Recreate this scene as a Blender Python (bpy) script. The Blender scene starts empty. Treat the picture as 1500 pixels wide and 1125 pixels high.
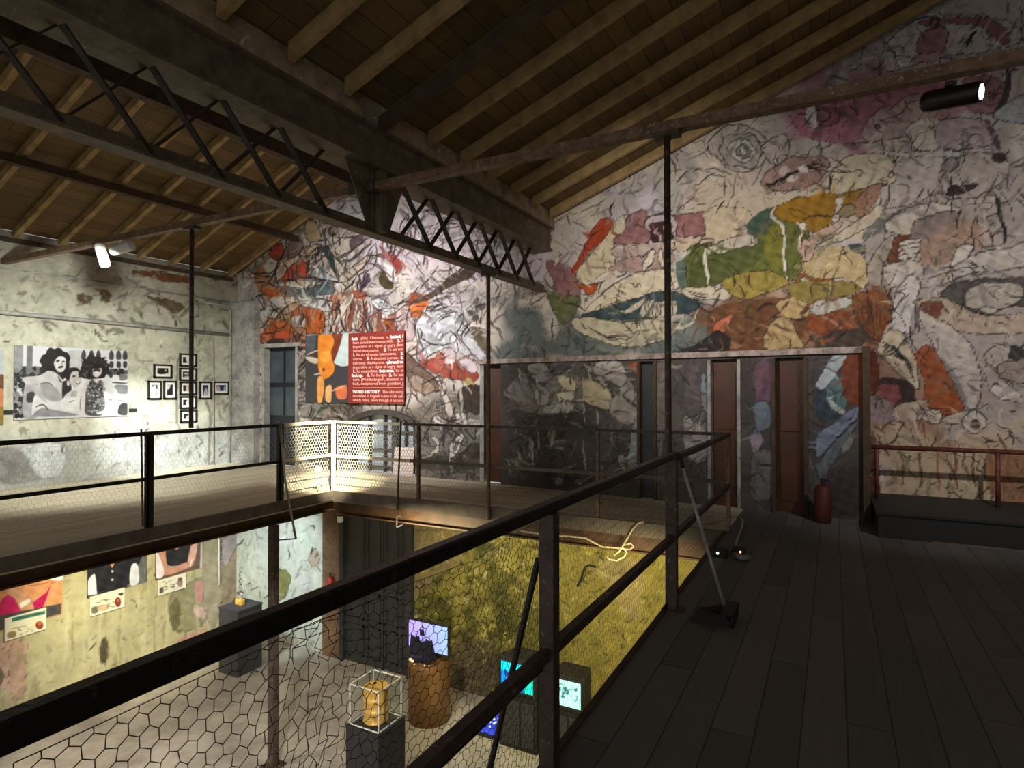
import bpy, math, random
import numpy as np
from mathutils import Vector, Matrix

# ------------------------------------------------------------------ camera
SC = bpy.context.scene
COL = SC.collection
FPX, YAW, PITCH, ROLL, EYE = 889.338, .487, .009, .001, 1.6
cd = bpy.data.cameras.new('camera'); cam = bpy.data.objects.new('camera', cd); COL.objects.link(cam)
cd.sensor_fit = 'HORIZONTAL'; cd.sensor_width = 36; cd.lens = FPX * 36 / 1500; cd.clip_start = .02; cd.clip_end = 200
cam.rotation_mode = 'QUATERNION'
cam.rotation_quaternion = (Matrix.Rotation(YAW, 4, 'Z') @ Matrix.Rotation(math.pi / 2 + PITCH, 4, 'X') @ Matrix.Rotation(-ROLL, 4, 'Z')).to_quaternion()
cam.location = (0, 0, EYE)
SC.camera = cam
# ------------------------------------------------------------------ world, exposure
w = bpy.data.worlds.new('ambient_fill'); SC.world = w; w.use_nodes = True  # ambient fill added to brighten the interior, entering by the near end
bg = w.node_tree.nodes['Background']; bg.inputs[0].default_value = (1, .96, .90, 1); bg.inputs[1].default_value = .5
SC.view_settings.view_transform = 'Standard'; SC.view_settings.look = 'None'
SC.view_settings.exposure = 0.0; SC.view_settings.gamma = 1; SC.view_settings.use_curve_mapping = False
SC.cycles.use_denoising = True
SC.cycles.max_bounces = 6; SC.cycles.diffuse_bounces = 3; SC.cycles.sample_clamp_indirect = 4
# ------------------------------------------------------------------ lights
def spot(name, loc, target, watts, deg, col=(1, 1, 1), blend=.6, size=.06):
    l = bpy.data.lights.new(name, 'SPOT'); l.energy = watts; l.spot_size = math.radians(deg); l.spot_blend = blend
    l.color = col; l.shadow_soft_size = size
    o = bpy.data.objects.new(name, l); COL.objects.link(o); o.location = loc
    o.rotation_euler = (Vector(target) - Vector(loc)).to_track_quat('-Z', 'Y').to_euler(); return o
def area(name, loc, target, watts, sx, sy, col=(1, 1, 1)):
    l = bpy.data.lights.new(name, 'AREA'); l.energy = watts; l.shape = 'RECTANGLE'; l.size = sx; l.size_y = sy; l.color = col
    o = bpy.data.objects.new(name, l); COL.objects.link(o); o.location = loc
    o.rotation_euler = (Vector(target) - Vector(loc)).to_track_quat('-Z', 'Y').to_euler(); return o
WARM = (1, .86, .62); COOL = (.88, 1, .95)
spot('left_wall_light', (-8.82, 4.72, 3.26), (-11.72, 7.45, .45), 2600, 34, (.92, 1, .97), 1)
spot('left_wall_wash', (-8.2, 4.4, 3.3), (-11.72, 6.0, .9), 900, 108, (.97, 1, .9), 1)
spot('mural_light_left', (-6.3, 4.86, 3.5), (-7.5, 9.07, 2.3), 1300, 88, (1, .96, .93), 1)
spot('mural_light_middle', (-2.2, 4.86, 3.5), (-1.9, 9.07, 3.0), 560, 81, (1, .94, .85), 1)
spot('mural_light_right', (2.1, 4.86, 3.5), (1.6, 9.07, 2.1), 440, 90, (1, .95, .93), 1)
spot('corner_post_light', (-4.7, 4.95, 3.1), (-7.0, 7.2, .65), 6500, 22, (1, .95, .68), .8)
spot('poster_wall_light', (-8.6, 4.6, -.5), (-11.72, 6.7, -2.45), 900, 66, (1, .93, .6), 1)
spot('cool_wall_light', (-9.3, 6.3, -.6), (-10.4, 9.07, -2.2), 560, 75, (.82, .97, 1), 1)
spot('lower_floor_light', (-3.6, 2.0, -.5), (-6.3, 4.6, -3.7), 900, 72, (1, .95, .92), .35)
spot('lower_floor_light', (-9.0, 3.0, -.5), (-9.0, 5.2, -3.7), 500, 90, (1, .9, .7), 1)
spot('strip_lamp_light', (-1.3, 5.6, -.42), (-3.2, 9.07, -2.4), 560, 84, (1, .9, .5), .7, .3)
area('yellow_wall_light', (-5.2, 6.7, -.5), (-5.0, 9.05, -2.6), 60, 1.0, .15, (1, .9, .55))

# ------------------------------------------------------------------ camera maths (pixel of the 1500x1125 frame -> point in the room)
def ray(x, y):
    r, u = (x - 750) / FPX, -(y - 562.5) / FPX
    c, s = math.cos(ROLL), math.sin(ROLL); r, u = r * c + u * s, -r * s + u * c
    c, s = math.cos(PITCH), math.sin(PITCH); d, u = c + s * u, -s + c * u
    c, s = math.cos(YAW), math.sin(YAW)
    return (r * c - d * s, r * s + d * c, u)
def at(x, y, ax, v):
    R = ray(x, y); i = 'XYZ'.index(ax); o = (0, 0, EYE); t = (v - o[i]) / R[i]
    return Vector((o[0] + t * R[0], o[1] + t * R[1], o[2] + t * R[2]))
def proj(P):
    x, y, z = P[..., 0], P[..., 1], P[..., 2] - EYE
    s, c = math.sin(YAW), math.cos(YAW)
    r = x * c + y * s; d = -x * s + y * c
    cp, sp = math.cos(PITCH), math.sin(PITCH)
    d2 = d * cp - z * sp; u2 = d * sp + z * cp
    d2 = np.where(np.abs(d2) < .05, .05, d2)
    r3 = r * math.cos(ROLL) - u2 * math.sin(ROLL); u3 = r * math.sin(ROLL) + u2 * math.cos(ROLL)
    return 750 + FPX * r3 / d2, 562.5 - FPX * u3 / d2

# ------------------------------------------------------------------ plan of the place (metres)
XL, XG0, XG1, XR = -11.72, -6.99, -1.07, 8.0       # left wall, opening left / right edge, right wall
YF, YB, Y0 = 7.16, 9.07, -3.0                       # opening far edge, mural wall, near end left open for ambient fill
ZL = -3.7                                           # lower floor
XV, TIE_Y, TIE_Z = -4.22, 4.76, 3.66                # valley girder, tie bar
def roof_r(x): return 4.28 + .375 * (x + 4.1)
def roof_l(x): return 4.05 + .42 * (x + 11.7)
RIDGE_L = -7.96

# ------------------------------------------------------------------ mesh helpers
rnd = random.Random(7)
class MB:
    def __init__(s): s.v = []; s.f = []
    def add(s, vs, fs):
        n = len(s.v); s.v += [tuple(p) for p in vs]; s.f += [tuple(i + n for i in f) for f in fs]; return s
    def box(s, a, b):
        x0, x1 = sorted((a[0], b[0])); y0, y1 = sorted((a[1], b[1])); z0, z1 = sorted((a[2], b[2]))
        return s.add([(x0, y0, z0), (x1, y0, z0), (x1, y1, z0), (x0, y1, z0), (x0, y0, z1), (x1, y0, z1), (x1, y1, z1), (x0, y1, z1)],
                     [(0, 3, 2, 1), (4, 5, 6, 7), (0, 1, 5, 4), (1, 2, 6, 5), (2, 3, 7, 6), (3, 0, 4, 7)])
    def bar(s, p, q, wd, ht, up=(0, 0, 1)):
        p, q, up = Vector(p), Vector(q), Vector(up); d = (q - p).normalized()
        sd = d.cross(up)
        if sd.length < 1e-4: sd = d.cross(Vector((1, 0, 0)))
        sd.normalize(); u = sd.cross(d)
        vs = [e + sd * a * wd / 2 + u * b * ht / 2 for e in (p, q) for a, b in ((-1, -1), (1, -1), (1, 1), (-1, 1))]
        return s.add(vs, [(0, 1, 2, 3), (7, 6, 5, 4), (0, 4, 5, 1), (1, 5, 6, 2), (2, 6, 7, 3), (3, 7, 4, 0)])
    def tube(s, pts, r, n=8, cap=True):
        pts = [Vector(p) for p in pts]; rs = r if isinstance(r, (list, tuple)) else [r] * len(pts)
        base = len(s.v); prev = None; fs = []
        for i, p in enumerate(pts):
            d = (pts[min(i + 1, len(pts) - 1)] - pts[max(i - 1, 0)]).normalized()
            if prev is None:
                a = d.cross(Vector((0, 0, 1)))
                if a.length < .1: a = d.cross(Vector((1, 0, 0)))
            else: a = prev - d * prev.dot(d)
            a.normalize(); prev = a; b = d.cross(a)
            for k in range(n):
                t = 2 * math.pi * k / n; s.v.append(tuple(p + (a * math.cos(t) + b * math.sin(t)) * rs[i]))
        for i in range(len(pts) - 1):
            for k in range(n):
                k2 = (k + 1) % n; o = base + i * n; s.f.append((o + k, o + k2, o + n + k2, o + n + k))
        if cap:
            s.f.append(tuple(base + k for k in reversed(range(n)))); o = base + (len(pts) - 1) * n; s.f.append(tuple(o + k for k in range(n)))
        return s
    def lathe(s, c, prof, n=24, axis=(0, 0, 1)):
        c = Vector(c); ax = Vector(axis).normalized(); a = ax.cross(Vector((0, 0, 1)))
        if a.length < .1: a = Vector((1, 0, 0))
        a.normalize(); b = ax.cross(a); base = len(s.v)
        for r, h in prof:
            for k in range(n):
                t = 2 * math.pi * k / n; s.v.append(tuple(c + ax * h + (a * math.cos(t) + b * math.sin(t)) * r))
        for i in range(len(prof) - 1):
            for k in range(n):
                k2 = (k + 1) % n; o = base + i * n; s.f.append((o + k, o + k2, o + n + k2, o + n + k))
        s.f.append(tuple(base + k for k in reversed(range(n)))); o = base + (len(prof) - 1) * n; s.f.append(tuple(o + k for k in range(n)))
        return s
    def prism(s, poly, ext):       # poly: 3d points in a plane, ext: extrusion vector
        n = len(poly); ext = Vector(ext); vs = [Vector(p) for p in poly]; vs += [p + ext for p in vs]
        return s.add(vs, [tuple(range(n))[::-1], tuple(range(n, 2 * n))] + [(i, (i + 1) % n, n + (i + 1) % n, n + i) for i in range(n)])
    def base(s):
        a = np.array(s.v); lo, hi = a.min(0), a.max(0); return Vector(((lo[0] + hi[0]) / 2, (lo[1] + hi[1]) / 2, lo[2]))

def link(name, mb, m, parent=None, smooth=False, bevel=0):
    o0 = wloc(parent) if parent else mb.base()
    me = bpy.data.meshes.new(name)
    me.from_pydata([(p[0] - o0.x, p[1] - o0.y, p[2] - o0.z) for p in mb.v], [], mb.f)
    if smooth: me.polygons.foreach_set('use_smooth', [len(p.vertices) == 4 for p in me.polygons])
    me.materials.append(m); me.update()
    o = bpy.data.objects.new(name, me); COL.objects.link(o)
    if parent: o.parent = parent
    else: o.location = o0
    if bevel:
        b = o.modifiers.new('bevel', 'BEVEL'); b.width = bevel; b.segments = 2; b.limit_method = 'ANGLE'
    return o
def wloc(o):
    v = Vector((0, 0, 0))
    while o: v = v + o.location; o = o.parent
    return v
def tag(o, label, cat, group=None, kind=None):
    if label: o['label'] = label
    if cat: o['category'] = cat
    if group: o['group'] = group
    if kind: o['kind'] = kind
    return o
def thing(name, loc, label, cat, group=None):
    o = bpy.data.objects.new(name, None); COL.objects.link(o); o.location = loc; o.empty_display_size = .1
    return tag(o, label, cat, group)
def struct(name, mb, m, smooth=False):
    return tag(link(name, mb, m, None, smooth), None, None, None, 'structure')
def sub(o, label): o['label'] = label; return o

# ------------------------------------------------------------------ materials
def lin(c): 
    c = np.asarray(c, float) / 255.; return np.where(c <= .04045, c / 12.92, ((c + .055) / 1.055) ** 2.4)
def rgba(c): return tuple(float(x) for x in lin(c)) + (1,)
def mk(name):
    m = bpy.data.materials.new(name); m.use_nodes = True; nt = m.node_tree
    return m, nt, nt.nodes['Principled BSDF']
def nd(nt, t, **k):
    n = nt.nodes.new(t)
    for a, b in k.items():
        if a in n.inputs: n.inputs[a].default_value = b
        else: setattr(n, a, b)
    return n
def noise(nt, vec, scale, detail=5, rough=.6, dist=0.):
    n = nd(nt, 'ShaderNodeTexNoise'); n.inputs['Scale'].default_value = scale; n.inputs['Detail'].default_value = detail
    n.inputs['Roughness'].default_value = rough; n.inputs['Distortion'].default_value = dist
    if vec: nt.links.new(vec, n.inputs['Vector'])
    return n.outputs['Fac']
def ramp(nt, fac, stops, interp='LINEAR'):
    r = nd(nt, 'ShaderNodeValToRGB'); cr = r.color_ramp; cr.interpolation = interp
    while len(cr.elements) < len(stops): cr.elements.new(.5)
    for e, (p, c) in zip(cr.elements, stops):
        e.position = p; e.color = rgba(c) if not isinstance(c, float) else (c, c, c, 1)
    nt.links.new(fac, r.inputs[0]); return r.outputs[0]
def mix(nt, fac, a, b, mode='MIX'):
    n = nd(nt, 'ShaderNodeMix', data_type='RGBA', blend_type=mode)
    for s, v in ((n.inputs[0], fac), (n.inputs[6], a), (n.inputs[7], b)):
        if isinstance(v, (int, float)): s.default_value = v
        elif isinstance(v, tuple): s.default_value = v
        else: nt.links.new(v, s)
    return n.outputs[2]
def math_(nt, op, a, b=None, c=None):
    n = nd(nt, 'ShaderNodeMath', operation=op)
    for i, v in enumerate((a, b, c)):
        if v is None: continue
        if isinstance(v, (int, float)): n.inputs[i].default_value = v
        else: nt.links.new(v, n.inputs[i])
    return n.outputs[0]
def bump(nt, p, h, st, dist=.02):
    b = nd(nt, 'ShaderNodeBump'); b.inputs['Strength'].default_value = st; b.inputs['Distance'].default_value = dist
    nt.links.new(h, b.inputs['Height']); nt.links.new(b.outputs[0], p.inputs['Normal'])
def objco(nt): return nd(nt, 'ShaderNodeTexCoord').outputs['Object']
def simple(name, c1, c2=None, scale=8, rough=.7, metal=0., bmp=.15, wear=None):
    m, nt, p = mk(name); v = objco(nt); c2 = c2 or tuple(x * .72 for x in c1)
    n = noise(nt, v, scale, 6, .65)
    c = ramp(nt, n, [(.35, c1), (.65, c2)])
    if wear:
        n2 = noise(nt, v, scale * 2.3, 8, .7, .6); k = ramp(nt, n2, [(.59, 0.), (.66, 1.)]); c = mix(nt, k, c, rgba(wear))
    nt.links.new(c, p.inputs['Base Color']); p.inputs['Roughness'].default_value = rough; p.inputs['Metallic'].default_value = metal
    if bmp: bump(nt, p, n, bmp)
    return m
def emit(name, c, st):
    m, nt, p = mk(name); p.inputs['Base Color'].default_value = rgba(c); p.inputs['Emission Color'].default_value = rgba(c)
    p.inputs['Emission Strength'].default_value = st; return m
def painted(name, amp=.25, scale=9., ink=False, rough=.85, emission=0., flake=None, bmp=.2):
    m, nt, p = mk(name); v = objco(nt)
    a = nd(nt, 'ShaderNodeAttribute', attribute_name='paint').outputs['Color']; c = a
    n = noise(nt, v, scale, 7, .65); n3 = noise(nt, v, scale * .27, 4, .6, .8)
    if amp:
        g = ramp(nt, n, [(.3, 1 - amp), (.7, 1.)]); c = mix(nt, 1., c, g, 'MULTIPLY')
        g = ramp(nt, n3, [(.35, 1 - amp * .8), (.65, 1.)]); c = mix(nt, 1., c, g, 'MULTIPLY')
    if ink:      # thin broken ink contours drawn over the paint
        wn = nd(nt, 'ShaderNodeTexNoise'); wn.inputs['Scale'].default_value = 1.6; wn.inputs['Detail'].default_value = 3; nt.links.new(v, wn.inputs['Vector'])
        vv = nd(nt, 'ShaderNodeVectorMath', operation='MULTIPLY_ADD'); nt.links.new(wn.outputs['Color'], vv.inputs[0]); vv.inputs[1].default_value = (1.3, 1.3, 1.3); nt.links.new(v, vv.inputs[2])
        for sc, th, st in ((1.5, .012, .8), (3.1, .016, .55)):
            vo = nd(nt, 'ShaderNodeTexVoronoi', feature='DISTANCE_TO_EDGE'); vo.inputs['Scale'].default_value = sc; nt.links.new(vv.outputs[0], vo.inputs['Vector'])
            k = ramp(nt, vo.outputs['Distance'], [(th * .5, 1.), (th * 1.6, 0.)])
            br = ramp(nt, noise(nt, v, sc * 1.9, 3), [(.5, 0.), (.58, st)])
            c = mix(nt, math_(nt, 'MULTIPLY', k, br), c, rgba((40, 32, 30)))
    if flake:
        n2 = noise(nt, v, 3.2, 9, .68, .5); k = ramp(nt, n2, [(.60, 0.), (.625, 1.)]); c = mix(nt, math_(nt, 'MULTIPLY', k, .75), c, rgba(flake))
    nt.links.new(c, p.inputs['Base Color']); p.inputs['Roughness'].default_value = rough
    if emission:
        nt.links.new(c, p.inputs['Emission Color']); p.inputs['Emission Strength'].default_value = emission
    if bmp: bump(nt, p, n, bmp)
    return m
def planks(name, c1, c2, width, axis, gap=(12, 10, 9), gapw=.035, rough=.75, length=2.4, bmp=.3):
    m, nt, p = mk(name); v = objco(nt); sp = nd(nt, 'ShaderNodeSeparateXYZ'); nt.links.new(v, sp.inputs[0])
    a, b = sp.outputs[axis], sp.outputs[1 - axis]
    q = math_(nt, 'DIVIDE', a, width); row = math_(nt, 'FLOOR', q); fr = math_(nt, 'FRACT', q)
    off = math_(nt, 'MULTIPLY', math_(nt, 'FRACT', math_(nt, 'MULTIPLY', row, .618)), length)
    q2 = math_(nt, 'DIVIDE', math_(nt, 'ADD', b, off), length); fr2 = math_(nt, 'FRACT', q2); col = math_(nt, 'FLOOR', q2)
    cm = nd(nt, 'ShaderNodeCombineXYZ'); nt.links.new(row, cm.inputs[0]); nt.links.new(col, cm.inputs[1])
    wn = nd(nt, 'ShaderNodeTexWhiteNoise'); nt.links.new(cm.outputs[0], wn.inputs['Vector'])
    mp = nd(nt, 'ShaderNodeMapping'); mp.inputs['Scale'].default_value = (14, 1.2, 4) if axis == 0 else (1.2, 14, 4); nt.links.new(v, mp.inputs['Vector'])
    g = noise(nt, mp.outputs[0], 1.6, 7, .7, .3); big = noise(nt, v, .9, 5, .6)
    t = math_(nt, 'ADD', math_(nt, 'ADD', math_(nt, 'MULTIPLY', wn.outputs['Value'], .35), math_(nt, 'MULTIPLY', g, .5)), math_(nt, 'MULTIPLY', big, .35))
    c = ramp(nt, t, [(.3, c1), (.85, c2)])
    e1 = math_(nt, 'LESS_THAN', fr, gapw); e2 = math_(nt, 'LESS_THAN', fr2, gapw * width / length)
    e = math_(nt, 'MAXIMUM', e1, e2); c = mix(nt, math_(nt, 'MULTIPLY', e, .8), c, rgba(gap))
    nt.links.new(c, p.inputs['Base Color']); p.inputs['Roughness'].default_value = rough
    bump(nt, p, math_(nt, 'SUBTRACT', math_(nt, 'MULTIPLY', g, .4), e), bmp, .01)
    return m

M = {}
M['floor'] = planks('dark_floor_boards', (80, 78, 76), (108, 105, 102), .19, 0)
M['gallery_floor'] = planks('grey_floor_boards', (172, 160, 138), (214, 200, 174), .14, 0, gap=(70, 60, 50))
M['gallery_floor_x'] = planks('grey_floor_boards_across', (172, 160, 138), (214, 200, 174), .14, 1, gap=(70, 60, 50))
M['roof'] = planks('roof_boards', (76, 58, 30), (116, 90, 48), .2, 0, gap=(30, 22, 12), gapw=.05)
M['rafter'] = simple('rafter_timber', (164, 138, 92), (126, 102, 64), 5, .85)
M['timber_dark'] = simple('dark_timber', (78, 60, 40), (52, 38, 24), 5, .85)
M['girder'] = simple('girder_paint', (116, 101, 79), (80, 69, 54), 6, .7, 0, .2, wear=(130, 114, 92))
M['lattice'] = simple('lattice_iron', (62, 54, 44), (44, 38, 32), 7, .6, .3)
M['masonry'] = simple('rough_masonry', (176, 154, 126), (120, 102, 80), 4, .95, 0, .8, wear=(200, 184, 162))
M['iron'] = simple('old_dark_iron', (84, 68, 58), (54, 44, 38), 9, .6, .1, .2, wear=(134, 116, 102))
M['iron_brown'] = simple('brown_iron', (126, 100, 76), (86, 66, 50), 12, .65, .1, .2, wear=(170, 150, 126))
M['iron_black'] = simple('black_rail_paint', (34, 28, 28), (20, 16, 16), 14, .45, .2, .3, wear=(74, 62, 58))
M['wire'] = simple('wire_netting', (64, 58, 52), (44, 40, 36), 6, .5, .6, 0)
M['wire_lit'] = simple('lit_netting_tone', (232, 226, 206), (206, 198, 178), 6, .6, 0, 0)  # pale copy of the netting, lamplight put into its colour
M['cream_lit'] = simple('spotlit_rail_tone', (226, 214, 186), (190, 170, 146), 9, .6, 0, .1, wear=(196, 140, 120))  # corner spotlight put into the colour: paler than the other rails
M['trim'] = simple('grey_fascia_paint', (112, 99, 87), (80, 70, 60), 3, .8, 0, .2, wear=(84, 70, 58))
M['beam'] = simple('brown_beam_paint', (86, 58, 34), (56, 36, 20), 3, .65, 0, .2)
M['black'] = simple('matt_black', (36, 35, 34), (26, 25, 25), 5, .7)
M['plinth'] = simple('plinth_paint', (58, 57, 60), (46, 45, 48), 3, .7)
M['white'] = simple('white_metal', (232, 234, 226), (206, 208, 200), 6, .5)
M['black_metal'] = simple('black_lamp_metal', (34, 26, 22), (24, 20, 18), 6, .4, .3)
M['lens'] = emit('lamp_lens', (235, 255, 245), 6.)
M['tube'] = emit('strip_tube', (225, 255, 190), 2.)
M['gold'] = simple('gold_paint', (236, 190, 96), (204, 152, 62), 9, .4, .25, .1)
M['steel'] = simple('steel', (170, 166, 156), (128, 124, 116), 9, .4, .7, .1)
M['cord'] = simple('pale_cord', (206, 190, 150), (176, 160, 124), 9, .7)
M['red'] = simple('red_paint', (170, 46, 30), (128, 30, 20), 6, .45)
M['dull_red'] = simple('dull_red_paint', (96, 34, 24), (66, 24, 18), 6, .6)
M['rust'] = simple('rusty_red_iron', (112, 60, 44), (78, 38, 28), 12, .7, .2, .2, wear=(140, 110, 96))
M['brown_door'] = simple('brown_door', (80, 36, 6), (50, 22, 3), 2.5, .6)
M['dark_door'] = simple('black_door_paint', (52, 52, 52), (36, 36, 37), 2.5, .55, 0, .1, wear=(66, 66, 66))
M['navy'] = simple('navy_paint', (22, 24, 40), (14, 16, 28), 3, .5)
M['pane_dark'] = simple('dusty_dark_pane', (72, 82, 88), (52, 60, 66), 2, .25)
M['pane'] = simple('lit_pane', (176, 190, 198), (150, 164, 174), 1.6, .25, 0, 0)
M['jamb'] = simple('grey_jamb_plaster', (170, 168, 162), (120, 118, 114), 4, .9, 0, .3, wear=(90, 84, 80))
M['frame_dark'] = simple('window_iron', (74, 68, 62), (54, 48, 44), 6, .7)
M['concrete'] = simple('pale_worn_concrete', (180, 172, 162), (138, 130, 121), 1.6, .85, 0, .2)
M['board'] = simple('white_board', (220, 206, 200), (206, 192, 186), 2, .7)
M['sign'] = simple('red_sign_paint', (138, 44, 36), (126, 38, 30), 3, .6, 0, 0)
M['letter'] = simple('sign_lettering', (250, 190, 172), (246, 180, 162), 4, .6, 0, 0)
M['letter_b'] = simple('sign_bold_lettering', (255, 236, 228), (252, 226, 216), 4, .6, 0, 0)
M['paper'] = simple('white_paper', (236, 234, 226), (224, 222, 212), 3, .8, 0, 0)
M['rust_wood'] = simple('ochre_pedestal', (122, 88, 44), (92, 62, 28), 2.2, .5, 0, .1)
M['plain_wall'] = simple('dark_plaster', (120, 110, 96), (84, 76, 66), 1.4, .9, 0, .3)
M['mural'] = painted('mural_paint', .22, 9, ink=True)
M['mural_low'] = painted('mural_paint_low', .25, 8)
M['plaster'] = painted('old_plaster', .34, 5.5, flake=(134, 122, 104), bmp=.6)
M['plaster_low'] = painted('old_plaster_low', .3, 4, flake=(150, 142, 112), bmp=.5)
M['moss_wall'] = painted('mossy_plaster', .45, 4.5, flake=(176, 162, 88), bmp=.8)
M['print'] = painted('photo_print', .0, 5, bmp=0, rough=.5)
def glass():
    m, nt, p = mk('clear_acrylic'); tr = nd(nt, 'ShaderNodeBsdfTransparent'); tr.inputs[0].default_value = (.97, .98, .98, 1)
    gl = nd(nt, 'ShaderNodeBsdfGlossy'); gl.inputs['Roughness'].default_value = .05; 
    mx = nd(nt, 'ShaderNodeMixShader'); mx.inputs[0].default_value = .05; nt.links.new(tr.outputs[0], mx.inputs[1]); nt.links.new(gl.outputs[0], mx.inputs[2])
    nt.links.new(mx.outputs[0], nt.nodes['Material Output'].inputs[0]); return m
M['acrylic'] = glass()
M['acrylic_edge'] = simple('acrylic_edge', (226, 224, 212), (200, 198, 188), 6, .3, 0, 0)

# ------------------------------------------------------------------ painting: surfaces whose paint is stored per vertex
class Paint:
    """A grid of points on a real surface; the artwork on it is drawn in the frame's own pixels."""
    def __init__(s, o, du, dv, nu, nv, base, warp=1.5, seed=1):
        o, du, dv = np.array(o, float), np.array(du, float), np.array(dv, float)
        u, v = np.meshgrid(np.linspace(0, 1, nu), np.linspace(0, 1, nv))
        s.P = o + u[..., None] * du + v[..., None] * dv; s.nu, s.nv = nu, nv; s.u, s.v = u, v
        x, y = proj(s.P); s.rng = np.random.RandomState(seed)
        s.px, s.py = x, y; s.C = np.zeros(x.shape + (3,)); s.C[:] = base
        s.wx = x + warp * (s.field(14) * 2 - 1) + warp * .6 * (s.field(5) * 2 - 1); s.wy = y + warp * (s.field(14) * 2 - 1) + warp * .6 * (s.field(5) * 2 - 1)
        s.t = (0, 0, 1.)
    def field(s, cell):           # smooth value noise over frame pixels
        T = s.rng.rand(128, 128); x, y = s.px / cell, s.py / cell
        i, j = np.floor(x).astype(int), np.floor(y).astype(int); fx, fy = x - i, y - j; fx = fx * fx * (3 - 2 * fx); fy = fy * fy * (3 - 2 * fy)
        g = lambda a, b: T[a % 128, b % 128]
        return (g(i, j) * (1 - fx) + g(i + 1, j) * fx) * (1 - fy) + (g(i, j + 1) * (1 - fx) + g(i + 1, j + 1) * fx) * fy
    def crop(s, ox, oy, k): s.t = (ox, oy, k)
    def _pt(s, pts): return np.array([(s.t[0] + a / s.t[2], s.t[1] + b / s.t[2]) for a, b in pts], float)
    def _win(s, p, m):
        if not hasattr(s, 'c0'): s.c0, s.c1, s.r0, s.r1 = s.wx.min(0), s.wx.max(0), s.wy.min(1), s.wy.max(1)
        x0, x1, y0, y1 = p[:, 0].min() - m, p[:, 0].max() + m, p[:, 1].min() - m, p[:, 1].max() + m
        J = np.nonzero((s.c1 > x0) & (s.c0 < x1))[0]; I = np.nonzero((s.r1 > y0) & (s.r0 < y1))[0]
        if not len(J) or not len(I): return (np.zeros(0, int), np.zeros(0, int))
        a, b = slice(I[0], I[-1] + 1), slice(J[0], J[-1] + 1); wx, wy = s.wx[a, b], s.wy[a, b]
        k = np.nonzero((wx > x0) & (wx < x1) & (wy > y0) & (wy < y1)); return (k[0] + I[0], k[1] + J[0])
        k = np.nonzero((s.wx > p[:, 0].min() - m) & (s.wx < p[:, 0].max() + m) & (s.wy > p[:, 1].min() - m) & (s.wy < p[:, 1].max() + m)); return k
    @staticmethod
    def spl(p, closed, n=6):
        N = len(p); out = []
        for i in range(N if closed else N - 1):
            g = (lambda k: p[k % N]) if closed else (lambda k: p[min(max(k, 0), N - 1)])
            a, b, c, d = g(i - 1), g(i), g(i + 1), g(i + 2)
            for t in np.arange(n) / n: out.append(.5 * (2 * b + (c - a) * t + (2 * a - 5 * b + 4 * c - d) * t * t + (3 * b - a - 3 * c + d) * t ** 3))
        if not closed: out.append(p[-1])
        return np.array(out)
    def _put(s, k, a, col):
        a = np.clip(a, 0, 1)[:, None]; s.C[k] = s.C[k] * (1 - a) + np.array(col, float) * a
    def _segd(s, x, y, p, q):
        d = q - p; L = d @ d + 1e-9; t = np.clip(((x - p[0]) * d[0] + (y - p[1]) * d[1]) / L, 0, 1)
        return np.hypot(x - p[0] - t * d[0], y - p[1] - t * d[1]), t
    def poly(s, pts, col, line=0., lc=(44, 36, 34), soft=.8, hard=False, a=1., var=10):
        p = s._pt(pts); p = p if hard else s.spl(p, True); k = s._win(p, line + soft + 2)
        if not len(k[0]): return
        x, y = s.wx[k], s.wy[k]; ins = np.zeros(x.shape, bool); dm = np.full(x.shape, 1e9)
        for i in range(len(p)):
            A, B = p[i], p[(i + 1) % len(p)]
            c = (A[1] > y) != (B[1] > y)
            ins ^= c & (x < (B[0] - A[0]) * (y - A[1]) / ((B[1] - A[1]) if B[1] != A[1] else 1e-9) + A[0])
            dm = np.minimum(dm, s._segd(x, y, A, B)[0])
        sd = np.where(ins, -dm, dm); cc = np.array(col, float)
        if var: cc = cc + ((np.sin(x * .31 + y * .12) + np.sin(y * .43 - x * .17)) * var * .5)[:, None]
        s._put2(k, np.clip(.5 - sd / (2 * soft), 0, 1) * a, cc)
        if line: s._put(k, np.clip(1 - np.abs(sd) / (line * (.45 + .55 * np.sin(x * .21 + y * .27) ** 2)), 0, 1) * .9, lc)
    def _put2(s, k, a, cc): s.C[k] = s.C[k] * (1 - a[:, None]) + cc * a[:, None]
    def blob(s, cx, cy, rx, ry, col, ang=0., line=0., lc=(44, 36, 34), a=1., soft=.8, n=14, jit=.0, var=8):
        t = np.arange(n) * 2 * math.pi / n; r = 1 + jit * (s.rng.rand(n) - .5) * 2; c, d = math.cos(ang), math.sin(ang)
        s.poly([(cx + r[i] * (rx * math.cos(t[i]) * c - ry * math.sin(t[i]) * d), cy + r[i] * (rx * math.cos(t[i]) * d + ry * math.sin(t[i]) * c)) for i in range(n)], col, line, lc, soft, False, a, var)
    def stroke(s, pts, wd, col=(40, 33, 32), a=.9, taper=True):
        p = s._pt(pts); p = s.spl(p, False) if len(p) > 2 else p; k = s._win(p, wd + 2)
        if not len(k[0]): return
        x, y = s.wx[k], s.wy[k]; best = np.zeros(x.shape); n = len(p) - 1
        for i in range(n):
            d, t = s._segd(x, y, p[i], p[i + 1]); g = (i + t) / n
            w = wd * (np.sqrt(np.clip(4 * g * (1 - g), .05, 1)) if taper else 1)
            best = np.maximum(best, np.clip((w / 2 + .5 - d), 0, 1))
        s._put(k, best * a, col)
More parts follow.
